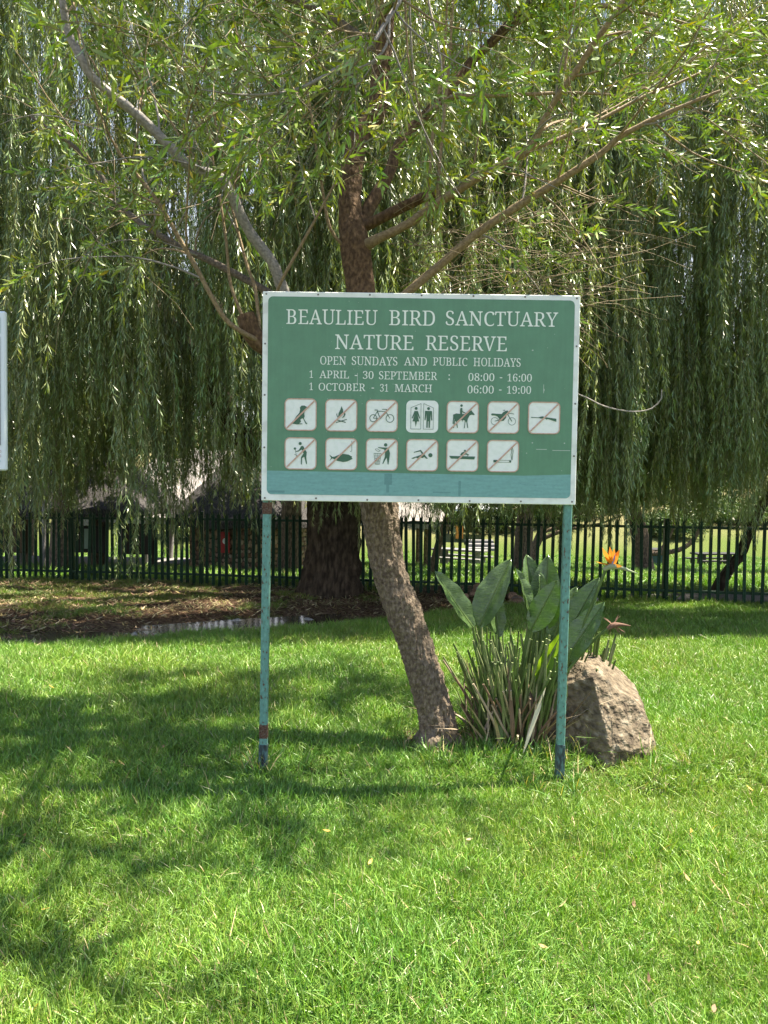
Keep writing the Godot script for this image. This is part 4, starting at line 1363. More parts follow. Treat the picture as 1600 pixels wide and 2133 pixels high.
func bush(label: String, x: float, d: float, w: float, h: float, tint: Color, group: String) -> void:
	var t := thing("bush", label, "bush", on_ground(x, d), 0.0, group)
	var st := begin()
	for k in 4:
		var a := TAU * k / 4.0 + rng.randf()
		tube(st, [[0, -0.1, 0, 0.05], [cos(a) * w * 0.2, h * 0.35, sin(a) * w * 0.2, 0.035], [cos(a) * w * 0.4, h * 0.7, sin(a) * w * 0.4, 0.015]], 5)
	part("stems", done(st), M.bark_park, t)
	var blobs := [[0.0, h * 0.5, 0.0, w * 0.5, h * 0.5, w * 0.5]]
	for k in 4:
		blobs.append([rng.randf_range(-0.4, 0.4) * w, h * rng.randf_range(0.3, 0.75), rng.randf_range(-0.3, 0.3) * w, w * 0.3, h * 0.33, w * 0.3])
	leafy(t, blobs, 46.0, tint, "foliage")

func build_park_plants() -> void:
	M.clump = clump_mesh(0.34, 44, 0.2, 0.055, Color(0.10, 0.145, 0.045))
	var g1 := ground(1.32, 20.0)
	park_tree("park_tree", "small dark tree with a leaning bare trunk behind the fence", [[1.28, g1 - 0.1, -20.0, 0.15], [1.37, g1 + 0.6, -20.0, 0.115], [1.53, 0.34, -20.0, 0.112], [1.75, 0.97, -20.0, 0.11], [1.98, 1.72, -20.0, 0.1], [2.26, 3.59, -20.0, 0.075], [2.4, 5.0, -20.0, 0.03]], [[[1.9, 1.5, -20.0, 0.06], [2.8, 2.4, -20.3, 0.04], [3.6, 2.8, -20.4, 0.015]], [[2.0, 1.8, -20.0, 0.06], [1.2, 2.9, -19.7, 0.035], [0.6, 3.6, -19.5, 0.015]]], [[2.2, 4.2, -20.0, 2.0, 1.4, 1.6], [3.4, 3.0, -20.3, 1.3, 0.8, 1.2], [0.8, 3.6, -19.6, 1.2, 0.9, 1.2]], 60.0, Color(0.9, 0.9, 0.8))
	var g2 := ground(10.2, 30.0)
	park_tree("park_tree", "tree with a straight dark trunk shading the park lawn", [[10.2, g2 - 0.2, -30.0, 0.46], [10.15, g2 + 0.5, -30.0, 0.36], [9.95, g2 + 1.6, -30.0, 0.32], [9.6, g2 + 2.8, -30.0, 0.3], [9.3, g2 + 4.2, -30.0, 0.24], [9.2, g2 + 7.0, -30.0, 0.12]], [[[9.6, g2 + 2.7, -30.0, 0.16], [10.8, g2 + 3.6, -29.6, 0.1], [12.4, g2 + 3.9, -29.3, 0.04]], [[9.5, g2 + 3.0, -30.0, 0.14], [8.2, g2 + 3.9, -29.8, 0.09], [6.8, g2 + 4.3, -29.5, 0.04]]], [[9.4, g2 + 6.2, -30.0, 4.2, 2.6, 3.4], [12.6, g2 + 4.6, -29.4, 2.4, 1.3, 2.0], [6.6, g2 + 4.9, -29.6, 2.4, 1.3, 2.0]], 42.0, Color(0.95, 1.0, 0.9))
	var g3 := ground(8.0, 40.0)
	park_tree("park_tree", "low spreading tree with bare crooked branches in the park", [[7.6, g3 - 0.2, -40.0, 0.3], [7.75, g3 + 0.6, -40.0, 0.24], [8.1, g3 + 1.5, -40.0, 0.22], [8.5, g3 + 2.6, -40.0, 0.18], [8.8, g3 + 4.2, -40.0, 0.1]], [[[7.8, g3 + 0.9, -40.0, 0.12], [6.9, g3 + 1.6, -39.8, 0.09], [5.9, g3 + 2.5, -39.6, 0.04]], [[8.0, g3 + 1.3, -40.0, 0.13], [9.4, g3 + 1.9, -39.8, 0.1], [11.2, g3 + 2.3, -39.6, 0.05], [12.6, g3 + 2.9, -39.5, 0.03]], [[8.2, g3 + 1.7, -40.0, 0.1], [9.9, g3 + 2.5, -40.2, 0.06], [11.4, g3 + 3.4, -40.3, 0.03]]], [[8.7, g3 + 4.6, -40.0, 3.4, 1.5, 2.4], [5.6, g3 + 3.1, -39.6, 1.6, 0.9, 1.4], [12.2, g3 + 3.7, -39.8, 2.2, 1.0, 1.6]], 38.0, Color(1.0, 1.0, 0.85))
	var g4 := ground(13.8, 38.0)
	park_tree("park_tree", "crooked low tree with a bent bare branch beside the bin", [[12.6, g4 - 0.2, -38.0, 0.24], [12.5, g4 + 0.7, -38.0, 0.2], [12.75, g4 + 1.5, -38.0, 0.17], [12.4, g4 + 2.6, -38.0, 0.12], [12.3, g4 + 4.0, -38.0, 0.06]], [[[12.6, g4 + 0.8, -38.0, 0.14], [13.6, g4 + 0.75, -38.0, 0.13], [14.8, g4 + 1.0, -38.0, 0.12], [15.5, g4 + 1.7, -38.0, 0.1], [15.7, g4 + 2.7, -38.0, 0.06]], [[13.7, g4 + 0.9, -38.0, 0.08], [14.3, g4 + 1.8, -38.1, 0.06], [14.4, g4 + 2.6, -38.1, 0.03]]], [[13.2, g4 + 4.2, -38.0, 3.0, 1.2, 2.0], [15.9, g4 + 3.3, -38.0, 1.6, 0.8, 1.4]], 38.0, Color(1.0, 1.0, 0.85))
	var g5 := ground(-8.6, 24.0)
	park_tree("park_tree", "rough barked tree beside the thatched shelter path", [[-8.9, g5 - 0.2, -24.0, 0.3], [-8.9, g5 + 0.3, -24.0, 0.24], [-8.95, g5 + 1.2, -24.0, 0.22], [-8.9, g5 + 2.4, -24.0, 0.2], [-8.7, g5 + 5.0, -24.0, 0.12]], [[[-8.9, g5 + 2.5, -24.0, 0.1], [-7.6, g5 + 3.8, -24.2, 0.05]]], [[-8.6, g5 + 6.0, -24.2, 2.6, 1.8, 2.2], [-7.2, g5 + 4.4, -24.4, 1.4, 0.9, 1.2]], 40.0, Color(0.95, 1.0, 0.9))
	for q in [[4.6, 25.5, "tall dense tree behind the fence with a thick grey trunk", 9.5], [-2.7, 21.6, "tall broad tree added beside the round stone hut to shade the thatched roofs", 10.5], [-8.6, 20.4, "tall dense tree rising over the dark thatched shelter", 10.0], [-14.5, 31.0, "tall tree standing behind the dark thatched shelter", 10.0], [15.0, 27.0, "tall dense tree beyond the leaning willow", 10.0]]:  # the tree by the hut is added to shade the hut and shelter roofs
		var x: float = q[0]
		var d: float = q[1]
		var h: float = q[3]
		var g := ground(x, d)
		park_tree("tall_tree", q[2], [[x, g - 0.2, -d, 0.34], [x + 0.1, g + 2.5, -d, 0.26], [x, g + 6.0, -d, 0.16], [x, g + h, -d, 0.05]], [[[x, g + 3.4, -d, 0.14], [x + 1.6, g + 5.0, -d + 0.4, 0.08], [x + 2.6, g + 6.0, -d + 0.5, 0.03]], [[x, g + 3.8, -d, 0.14], [x - 1.6, g + 5.4, -d + 0.3, 0.08], [x - 2.5, g + 6.2, -d + 0.3, 0.03]]], [[x, g + h * 0.72, -d, 3.0, 2.8, 2.4], [x + 2.2, g + h * 0.58, -d + 0.4, 1.9, 1.7, 1.6], [x - 2.2, g + h * 0.6, -d + 0.4, 1.9, 1.7, 1.6]], 70.0, Color(0.85, 0.95, 0.85))
	var bg := "bushes on the far hillside"
	for i in 26:
		var x := -30.0 + i * 3.1 + rng.randf_range(-1.0, 1.0)
		var d := rng.randf_range(54.0, 68.0)
		var pale := i % 2 == 0
		bush("pale olive bush growing on the dry far hillside" if pale else "dark green bush growing on the dry far hillside", x * 1.2, d, rng.randf_range(3.0, 5.5), rng.randf_range(1.8, 3.6), Color(1.5, 1.35, 1.3) if pale else Color(0.9, 1.0, 0.8), bg)
	for i in 16:
		var x := -52.0 + i * 7.2 + rng.randf_range(-1.5, 1.5)
		var d := rng.randf_range(76.0, 96.0)
		var g := ground(x, d)
		var h := rng.randf_range(6.0, 9.0)
		park_tree("hill_tree", "rounded green tree on the ridge far beyond the park lawn", [[x, g - 0.3, -d, 0.4], [x, g + h * 0.4, -d, 0.3], [x, g + h * 0.8, -d, 0.1]], [], [[x, g + h * 0.6, -d, h * 0.55, h * 0.42, h * 0.5], [x + h * 0.4, g + h * 0.42, -d, h * 0.35, h * 0.28, h * 0.35], [x - h * 0.4, g + h * 0.4, -d, h * 0.35, h * 0.3, h * 0.35]], 17.0, Color(1.15, 1.1, 1.0), "trees on the far ridge")

# ---------------------------------------------------------------- bird of paradise
func paddle(tip: Vector3, base: Vector3, width: float, face: Vector3, fold: float, curl: float) -> ArrayMesh:
	# broad leaf folded along the midrib, with a little thickness of curve
	var st := begin()
	var axis := (tip - base)
	var length := axis.length()
	axis /= length
	var n := (face - axis * face.dot(axis)).normalized()
	var s := axis.cross(n).normalized()
	var rows := 16
	var half := 5
	var grid := []
	for j in rows + 1:
		var t := float(j) / rows
		var w := width * 0.5 * pow(sin(PI * clampf(0.04 + 0.955 * pow(t, 0.82), 0.0, 1.0)), 0.72)
		if j == rows:
			w = 0.0
		var mid := base + axis * (length * t) + n * (curl * length * (t * t - t * 0.35))
		var row := []
		for i in range(-half, half + 1):
			var u := float(i) / half
			var wave := 0.006 * sin(t * 21.0 + u * 2.0) * absf(u)
			row.append(mid + s * (w * u) + n * (absf(u) * w * fold * 1.35 - u * u * w * fold * 0.35 + wave))
		grid.append(row)
	st.set_smooth_group(0)
	for j in rows:
		for i in half * 2:
			tri(st, grid[j][i], grid[j + 1][i], grid[j + 1][i + 1])
			tri(st, grid[j][i], grid[j + 1][i + 1], grid[j][i + 1])
	return done(st)

func build_strelitzia() -> void:
	var p := thing("bird_of_paradise_plant", "bird-of-paradise clump with paddle leaves and one orange flower beside the boulder", "plant")
	# tip, base of blade, foot, width, facing, fold
	var leaves := [
		[Vector3(0.31, 1.11, -4.78), Vector3(0.575, 0.75, -4.86), Vector3(0.68, 0.0, -4.92), 0.185, Vector3(0.55, 0.5, 0.7), 0.45, 0.06],
		[Vector3(0.81, 1.19, -4.92), Vector3(0.62, 0.75, -4.88), Vector3(0.70, 0.0, -4.93), 0.22, Vector3(-0.45, 0.2, 0.85), 0.6, -0.10],
		[Vector3(0.95, 1.20, -5.08), Vector3(1.0, 0.80, -5.05), Vector3(0.92, 0.0, -5.0), 0.21, Vector3(0.35, 0.1, 0.9), 0.5, -0.03],
		[Vector3(1.075, 1.20, -5.02), Vector3(1.07, 0.72, -5.0), Vector3(0.95, 0.0, -4.98), 0.25, Vector3(-0.4, 0.1, 0.9), 0.5, -0.05],
		[Vector3(1.075, 1.07, -4.74), Vector3(0.935, 0.74, -4.82), Vector3(0.87, 0.0, -4.9), 0.19, Vector3(-0.5, -0.1, 0.85), -0.35, -0.06],
		[Vector3(0.85, 1.13, -4.84), Vector3(0.945, 0.80, -4.88), Vector3(0.86, 0.0, -4.92), 0.14, Vector3(0.75, 0.1, 0.55), 0.55, -0.05],
		[Vector3(1.37, 1.08, -4.87), Vector3(1.17, 0.66, -4.90), Vector3(1.0, 0.0, -4.93), 0.20, Vector3(-0.55, 0.35, 0.75), 0.35, -0.04],
		[Vector3(1.375, 0.94, -4.76), Vector3(1.16, 0.55, -4.83), Vector3(1.0, 0.0, -4.88), 0.21, Vector3(-0.6, 0.4, 0.7), 0.3, -0.03],
		[Vector3(1.14, 0.74, -4.84), Vector3(0.985, 0.40, -4.86), Vector3(0.94, 0.0, -4.88), 0.17, Vector3(0.2, -0.2, 0.95), 0.4, 0.05],
		[Vector3(1.02, 1.10, -4.93), Vector3(1.0, 0.72, -4.95), Vector3(0.93, 0.0, -4.95), 0.15, Vector3(0.6, 0.2, 0.7), 0.55, -0.04],
		[Vector3(1.27, 1.0, -5.02), Vector3(1.1, 0.62, -4.98), Vector3(1.0, 0.0, -4.96), 0.17, Vector3(-0.3, 0.3, 0.85), 0.5, -0.05],
		[Vector3(0.72, 1.0, -5.05), Vector3(0.76, 0.66, -5.0), Vector3(0.8, 0.0, -4.98), 0.13, Vector3(0.3, 0.2, 0.9), 0.55, 0.04],
		[Vector3(1.08, 0.90, -5.12), Vector3(1.04, 0.50, -5.08), Vector3(0.96, 0.0, -5.04), 0.16, Vector3(-0.2, 0.1, 0.9), 0.5, 0.0],
	]
	for i in leaves.size():
		var l = leaves[i]
		var blade := part("leaf", paddle(l[0], l[1], l[3] * 0.88, l[4], l[5], l[6]), M.paddle_young if i == 8 else M.paddle, p)
		var tip: Vector3 = l[0]
		var base: Vector3 = l[1]
		var foot: Vector3 = l[2]
		var axis := (tip - base).normalized()
		var face: Vector3 = l[4]
		var n := (face - axis * face.dot(axis)).normalized()
		var rib := []
		for k in 9:
			var t := k / 8.0
			var q := base + (tip - base) * t + n * ((l[6] as float) * (tip - base).length() * (t * t - t * 0.35) + 0.001)
			rib.append([q.x, q.y, q.z, lerpf(0.0075, 0.0015, t)])
		part("midrib", tube_mesh(rib, 6), M.stalk, blade)
		var mid := foot.lerp(base, 0.55) + Vector3((foot.x - base.x) * 0.15, 0, 0)
		part("stalk", tube_mesh(smooth_path([[foot.x, foot.y - 0.05, foot.z, 0.02], [mid.x, mid.y, mid.z, 0.012], [base.x, base.y, base.z, 0.0085]], 0.04), 8), M.stalk, p)
	# cut and dead stalks packed together
	for i in 190:
		var a := rng.randf() * TAU
		var r := sqrt(rng.randf())
		var foot := Vector3(0.87 + cos(a) * r * 0.2, -0.03, -4.95 - sin(a) * r * 0.17)
		var out := Vector3(cos(a) * r, 0, -sin(a) * r)
		var h := rng.randf_range(0.5, 0.74)
		if i % 3 == 2:
			h = rng.randf_range(0.22, 0.5)
		var top := foot + Vector3(out.x * 0.22 + rng.randfn() * 0.07, h, out.z * 0.22 + rng.randf_range(-0.05, 0.05))
		var mid := foot.lerp(top, 0.5) + Vector3(rng.randf_range(-0.05, 0.05), 0, rng.randf_range(-0.04, 0.04)) - out * 0.02
		var dead := i % 3 == 2
		var rr := rng.randf_range(0.006, 0.010)
		part("dry_stalk" if dead else "cut_stalk", tube_mesh(smooth_path([[foot.x, foot.y, foot.z, rr * 1.6], [mid.x, mid.y, mid.z, rr * 1.1], [top.x, top.y, top.z, rr * 0.8]], 0.08), 6), (M.straw if i % 2 == 0 else M.straw_dark) if dead else (M.stalk if i % 3 else M.stalk_pale), p)
	# outer strap-like leaf sheaths, some bleached
	for i in 90:
		var a := rng.randf() * TAU
		var foot := Vector3(0.86 + cos(a) * 0.25, -0.02, -4.93 - sin(a) * 0.18)
		var st := begin()
		var l := rng.randf_range(0.25, 0.55)
		var dir := Vector3(cos(a) * rng.randf_range(0.25, 0.8), 1.0, -sin(a) * 0.4).normalized()
		leaf(st, foot, dir, Vector3(-sin(a), 0, -cos(a)) + rand_dir() * 0.4, l, rng.randf_range(0.014, 0.03), rng.randf_range(-0.9, 0.9), Color(1, 1, 1))
		part("sheath", st.commit(), [M.straw, M.straw_dark, M.stalk, M.straw][i % 4], p)
	var bl := begin()
	leaf(bl, Vector3(1.02, 0.42, -4.72), Vector3(-0.17, -0.42, 0.12).normalized(), Vector3(1, 0.3, 0.2), 0.48, 0.028, 0.06, Color(1, 1, 1))
	var bleached := part("bleached_blade", bl.commit(), M.straw_pale, p)
	bleached.set_meta("label", "pale bleached blade drooping across the stalks")
	# open flower
	var fl := Node3D.new()
	fl.name = "flower"
	p.add_child(fl)
	fl.set_meta("label", "open orange flower on a long stalk")
	part("flower_stalk", tube_mesh(smooth_path([[1.02, 0.0, -4.9, 0.014], [1.16, 0.47, -4.85, 0.011], [1.30, 0.88, -4.80, 0.0105], [1.385, 1.13, -4.78, 0.011], [1.40, 1.16, -4.78, 0.014]], 0.04), 8), M.stalk, fl)
	part("bract", tube_mesh(smooth_path([[1.375, 1.135, -4.78, 0.012], [1.41, 1.158, -4.775, 0.019], [1.47, 1.155, -4.77, 0.015], [1.53, 1.135, -4.77, 0.008], [1.585, 1.118, -4.77, 0.0015]], 0.02), 10), M.bract, fl)
	for q in [[1.350, 1.275, 0.03, 0.034], [1.378, 1.255, 0.0, 0.03], [1.415, 1.282, -0.02, 0.032], [1.432, 1.275, 0.02, 0.03], [1.468, 1.268, 0.0, 0.036], [1.455, 1.235, 0.03, 0.03], [1.316, 1.183, 0.02, 0.022], [1.48, 1.165, 0.04, 0.024], [1.395, 1.245, 0.04, 0.028]]:
		var base := Vector3(1.425, 1.165, -4.775)
		var tip := Vector3(q[0], q[1], -4.775 + q[2])
		var st := begin()
		leaf(st, base, (tip - base).normalized(), Vector3(1, 0.2, 0.5).cross((tip - base).normalized()).cross((tip - base).normalized()) + Vector3(0.3, 0, 0), (tip - base).length(), q[3], rng.randf_range(-0.15, 0.15), Color(1, 1, 1))
		part("petal", st.commit(), M.orange, fl)
	var tg := begin()
	leaf(tg, Vector3(1.42, 1.16, -4.765), Vector3(0.02, 0.1, 0.02).normalized(), Vector3(1, 0, 0), 0.09, 0.012, 0.0, Color(1, 1, 1))
	part("tongue", tg.commit(), M.violet, fl)
	leaf_bract_tip(fl)
	# withered flower
	var wf := Node3D.new()
	wf.name = "withered_flower"
	p.add_child(wf)
	part("flower_stalk", tube_mesh(smooth_path([[1.0, 0.0, -4.88, 0.014], [1.08, 0.36, -4.80, 0.012], [1.30, 0.68, -4.75, 0.010], [1.40, 0.785, -4.72, 0.011]], 0.04), 8), M.stalk, wf)
	part("bract", tube_mesh(smooth_path([[1.39, 0.775, -4.72, 0.012], [1.425, 0.80, -4.72, 0.017], [1.47, 0.805, -4.715, 0.011], [1.53, 0.80, -4.71, 0.002]], 0.02), 8), M.withered, wf)
	for i in 11:
		var st := begin()
		var d := Vector3(rng.randf_range(-0.6, 0.9), rng.randf_range(-0.9, 0.9), rng.randf_range(-0.3, 0.5)).normalized()
		leaf(st, Vector3(1.42, 0.80, -4.715), d, rand_dir(), rng.randf_range(0.05, 0.11), 0.008, rng.randf_range(-0.6, 0.6), Color(1, 1, 1))
		part("withered_petal", st.commit(), M.withered, wf)
	# a smaller cut clump behind the boulder
	var c2 := thing("cut_plant_clump", "small clump of cut green stalks standing behind the boulder", "plant", on_ground(1.42, 5.15))
	for i in 22:
		var x := rng.randf_range(-0.13, 0.13)
		var z := rng.randf_range(-0.08, 0.08)
		var h := rng.randf_range(0.5, 0.72)
		part("cut_stalk", tube_mesh([[x * 0.6, -0.03, z * 0.6, 0.011], [x, h * 0.6, z, 0.009], [x * 1.35 + 0.03, h, z * 1.3, 0.007]], 6), M.stalk if i % 3 else M.stalk_pale, c2)

func leaf_bract_tip(fl: Node3D) -> void:
	var st := begin()
	leaf(st, Vector3(1.44, 1.17, -4.77), Vector3(0.98, 0.14, 0.05).normalized(), Vector3(0, 0.2, 1), 0.11, 0.012, -0.05, Color(1, 1, 1))
	part("bract_tip", st.commit(), M.bract, fl)

# ---------------------------------------------------------------- buildings and furniture of the park
func thatch_roof(corners: Array, ridge: Array, seed_: int) -> ArrayMesh:
	# hipped roof: four eave corners (front left, front right, back right, back left) and two ridge points, uneven surface, thick eave
	var n := FastNoiseLite.new()
	n.seed = seed_
	n.frequency = 1.4
	var st := begin()
	var faces := [[corners[0], corners[1], ridge[1], ridge[0]], [corners[1], corners[2], ridge[1], ridge[1]], [corners[2], corners[3], ridge[0], ridge[1]], [corners[3], corners[0], ridge[0], ridge[0]]]
	for f in faces:
		var nu := 40
		var nv := 22
		var a: Vector3 = f[0]
		var b: Vector3 = f[1]
		var c: Vector3 = f[2]
		var d: Vector3 = f[3]
		var pts := []
		for j in nv + 1:
			var row := []
			for i in nu + 1:
				var u := float(i) / nu
				var v := float(j) / nv
				var q := a.lerp(b, u).lerp(d.lerp(c, u), v)
				q.y += n.get_noise_3dv(q * Vector3(1.5, 1.5, 1.5)) * 0.09 + rng.randf_range(-0.015, 0.015)
				row.append(q)
			pts.append(row)
		st.set_smooth_group(0)
		for j in nv:
			for i in nu:
				tri(st, pts[j][i], pts[j + 1][i + 1], pts[j][i + 1])
				tri(st, pts[j][i], pts[j + 1][i], pts[j + 1][i + 1])
		st.set_smooth_group(-1)
		for i in nu:
			var p: Vector3 = pts[0][i]
			var q: Vector3 = pts[0][i + 1]
			var drop := Vector3.DOWN * (0.22 + rng.randf_range(-0.08, 0.14))
			tri(st, p, q, q + drop)
			tri(st, p, q + drop, p + drop)
	# underside
	st.set_smooth_group(-1)
	for f in faces:
		var low := Vector3.DOWN * 0.2
		tri(st, f[0] + low, f[1] + low, f[2] + low)
		tri(st, f[0] + low, f[2] + low, f[3] + low)
	return done(st)

func build_buildings() -> void:
	# round stone hut
	var hx := -4.3
	var hd := 24.6
	var gy := ground(hx, hd)
	var hut := thing("stone_hut", "round stone hut with a conical thatched roof behind the fence", "building", Vector3(hx, gy, -hd))
	var wall := CylinderMesh.new()
	wall.top_radius = 1.8
	wall.bottom_radius = 1.86
	wall.height = 2.6
	wall.radial_segments = 64
	part("wall", wall, M.mortar, hut, Vector3(0, 1.0, 0))
	var xf := []
	var cols := []
	var lump := stone_mesh(Vector3(0.11, 0.085, 0.06), random_planes(6), 71, 0.1, 7)
	for row in 17:
		var per := 88
		for i in per:
			var a := TAU * (i + 0.5 * (row % 2) + rng.randf_range(-0.25, 0.25)) / per
			if sin(a) < -0.35:
				continue
			var y := -0.15 + row * 0.135 + rng.randf_range(-0.03, 0.03)
			var s := rng.randf_range(0.55, 0.95)
			var b := Basis(Vector3.UP, PI / 2 - a) * Basis(Vector3.BACK, rng.randf() * TAU)
			xf.append(Transform3D(b.scaled(Vector3.ONE * s), Vector3(cos(a) * 1.83, y, sin(a) * 1.83)))
			cols.append(vary([Color(0.27, 0.17, 0.115), Color(0.34, 0.25, 0.18), Color(0.2, 0.12, 0.085), Color(0.38, 0.3, 0.22)][rng.randi() % 4], 0.2))
	scatter("wall_stones", lump, M.wall_stone, xf, cols, hut)
	var ledge := CylinderMesh.new()
	ledge.top_radius = 1.93
	ledge.bottom_radius = 1.93
	ledge.height = 0.09
	ledge.radial_segments = 48
	part("ledge", ledge, M.concrete, hut, Vector3(0, 1.72, 0))
	var n := FastNoiseLite.new()
	n.seed = 4
	n.frequency = 1.3
	var st := begin()
	var cone := []
	for j in 15:
		var t := j / 14.0
		var row := []
		for i in 49:
			var a := TAU * (i % 48) / 48.0
			var r := lerpf(2.55, 0.03, t)
			var q := Vector3(cos(a) * r, 1.72 + 2.5 * t, sin(a) * r)
			row.append(q + Vector3.UP * n.get_noise_3dv(q * 1.6) * 0.09)
		cone.append(row)
	st.set_smooth_group(0)
	for j in 14:
		for i in 48:
			tri(st, cone[j][i], cone[j][i + 1], cone[j + 1][i + 1])
			tri(st, cone[j][i], cone[j + 1][i + 1], cone[j + 1][i])
	st.set_smooth_group(-1)
	for i in 48:
		var p: Vector3 = cone[0][i]
		var q: Vector3 = cone[0][i + 1]
		var dp := Vector3(-p.x, 0, -p.z).normalized() * 0.5 + Vector3.DOWN * 0.05
		var dq := Vector3(-q.x, 0, -q.z).normalized() * 0.5 + Vector3.DOWN * 0.05
		var lo := Vector3.DOWN * 0.2
		tri(st, p, p + lo, q + lo)
		tri(st, p, q + lo, q)
		tri(st, p + lo, p + dp + lo, q + dq + lo)
		tri(st, p + lo, q + dq + lo, q + lo)
	part("roof", done(st), M.thatch_shaded, hut)
	var plate := part("red_plate", box_mesh(Vector3(0.34, 0.62, 0.02), 0.003), M.red, hut, Vector3(-0.42, 1.05, 1.86))
	plate.rotation.y = -0.22
	plate.set_meta("label", "small red notice plate with a pale symbol")
	var sy := CylinderMesh.new()
	sy.top_radius = 0.09
	sy.bottom_radius = 0.09
	sy.height = 0.006
	var sp := part("symbol", sy, M.sign_plate, plate, Vector3(0.04, 0.04, 0.014))
	sp.rotation.x = PI / 2
	# large sunlit thatched shelter
	var by := ground(-7.0, 31.0)
	var sh := thing("thatched_shelter", "large open shelter with a thatched roof coloured pale as if sunlit", "building")
	part("roof", thatch_roof([Vector3(-11.6, by + 2.05, -28.4), Vector3(2.5, by + 2.05, -28.4), Vector3(2.5, by + 2.05, -36.4), Vector3(-11.6, by + 2.05, -36.4)], [Vector3(-9.0, by + 4.75, -32.4), Vector3(0.0, by + 4.75, -32.4)], 3), M.thatch_sunlit, sh)
	for x in [-11.0, -8.6, -6.2, -3.8, -1.4, 1.6]:
		for d in [28.9, 35.8]:
			var g := ground(x, d)
			part("post", tube_mesh([[x, g - 0.1, -d, 0.1], [x, by + 2.2, -d, 0.085]], 10), M.bark_park, sh)
	# dark thatched shelter with its poles
	var dy := ground(-10.0, 23.5)
	var ds := thing("dark_thatched_shelter", "dark thatched shelter on grey poles with shade put into the roof colour", "building")
	part("roof", thatch_roof([Vector3(-16.0, dy + 1.92, -21.6), Vector3(-6.9, dy + 1.92, -21.6), Vector3(-6.9, dy + 1.92, -27.0), Vector3(-16.0, dy + 1.92, -27.0)], [Vector3(-13.4, dy + 4.3, -24.3), Vector3(-9.4, dy + 4.3, -24.3)], 6), M.thatch_shaded, ds)
	for q in [[-9.45, 21.4, 2.9], [-9.12, 21.3, 2.9], [-10.9, 22.4, 2.05], [-10.6, 22.5, 2.05], [-7.55, 22.2, 2.0], [-7.2, 23.4, 2.0], [-7.3, 26.4, 2.0], [-12.5, 22.4, 2.0], [-12.4, 26.4, 2.0]]:
		var g := ground(q[0], q[1])
		part("pole", tube_mesh([[q[0] - 0.05, g - 0.1, -q[1], 0.095], [q[0], g + q[2] * 0.5, -q[1], 0.085], [q[0] + 0.06, g + q[2], -q[1], 0.075]], 10), M.grey_wood, ds)
	part("beam", tube_mesh([[-11.6, dy + 1.72, -22.4, 0.09], [-7.2, dy + 1.74, -22.3, 0.08]], 10), M.grey_wood, ds)
	part("floor_slab", box_mesh(Vector3(6.4, 0.2, 4.4), 0.02), M.concrete, ds, Vector3(-9.8, dy - 0.02, -24.4))
	# boards under the shelter
	var boards := [[-7.05, 22.0, 0.86, 0.88, 0.5, M.board_dark, "dark brown display board on two posts under the eave"], [-10.95, 21.9, 1.5, 0.82, 0.5, M.board_brown, "wide brown display board beside the grey poles"], [-9.0, 23.0, 1.3, 0.8, 0.52, M.board_black, "black framed display board with a pale green notice"]]
	for b in boards:
		var g := ground(b[0], b[1])
		var t := thing("display_board", b[6], "board", Vector3(b[0], g, -b[1]))
		var w: float = b[2]
		var h: float = b[3]
		part("panel", box_mesh(Vector3(w, h, 0.05), 0.006), b[5], t, Vector3(0, b[4] + h * 0.5, 0))
		for s in [-1.0, 1.0]:
			part("post", box_mesh(Vector3(0.09, 1.5, 0.08), 0.008), b[5], t, Vector3(s * w * 0.5, 0.7, -0.07))
		if b[5] == M.board_black:
			part("notice_sheet", box_mesh(Vector3(0.2, 0.6, 0.01)), M.notice, t, Vector3(0.14, b[4] + 0.42, 0.035))
	# low plants by the path
	for q in [[-8.6, 20.4], [-8.1, 20.0], [-6.2, 16.2], [-5.2, 16.1], [-9.6, 19.6]]:
		var t := thing("low_plant", "low dark leafy plant beside the shelter path behind the fence" if q[1] > 17.0 else "weedy leafy plant growing through the fence foot", "plant", on_ground(q[0], q[1]), 0.0, "low plants by the shelter path" if q[1] > 17.0 else "weeds at the fence foot")
		var ls := begin()
		for k in 34:
			var a := rng.randf() * TAU
			leaf(ls, Vector3(rng.randf_range(-0.12, 0.12), -0.02, rng.randf_range(-0.12, 0.12)), Vector3(cos(a) * rng.randf_range(0.2, 0.9), 0.8, sin(a) * rng.randf_range(0.2, 0.9)).normalized(), Vector3(-sin(a), 0.2, cos(a)), rng.randf_range(0.25, 0.5), 0.05, rng.randf_range(-0.4, 0.1), vary(Color(0.07, 0.14, 0.03), 0.3))
		part("leaves", ls.commit(), M.leaf_far, t)
	# picnic tables
	for q in [[19.0, 44.0, M.board_black, "dark picnic table with benches on the far lawn", 1.0], [3.6, 36.0, M.concrete, "pale concrete picnic table with benches on the lawn", 1.0]]:
		var t := thing("picnic_table", q[3], "table", on_ground(q[0], q[1]))
		t.rotation.y = 0.15 if q[0] > 10.0 else -0.45
		part("table_top", box_mesh(Vector3(2.6, 0.09, 0.85), 0.01), q[2], t, Vector3(0, 0.78, 0))
		for s in [-1.0, 1.0]:
			part("bench", box_mesh(Vector3(2.6, 0.08, 0.32), 0.01), q[2], t, Vector3(0, 0.44, s * 0.85))
			for x in [-0.85, 0.85]:
				part("bench_leg", box_mesh(Vector3(0.16, 0.44, 0.26), 0.01), q[2], t, Vector3(x, 0.18, s * 0.85))
			part("leg", box_mesh(Vector3(0.2, 0.8, 0.6), 0.01), q[2], t, Vector3(s * 0.8, 0.34, 0))
	# bin
	var bin := thing("litter_bin", "dark blue square litter bin under the crooked tree", "bin", on_ground(14.5, 41.0))
	part("body", box_mesh(Vector3(1.0, 0.95, 0.9), 0.03), M.bin_blue, bin, Vector3(0, 0.42, 0))
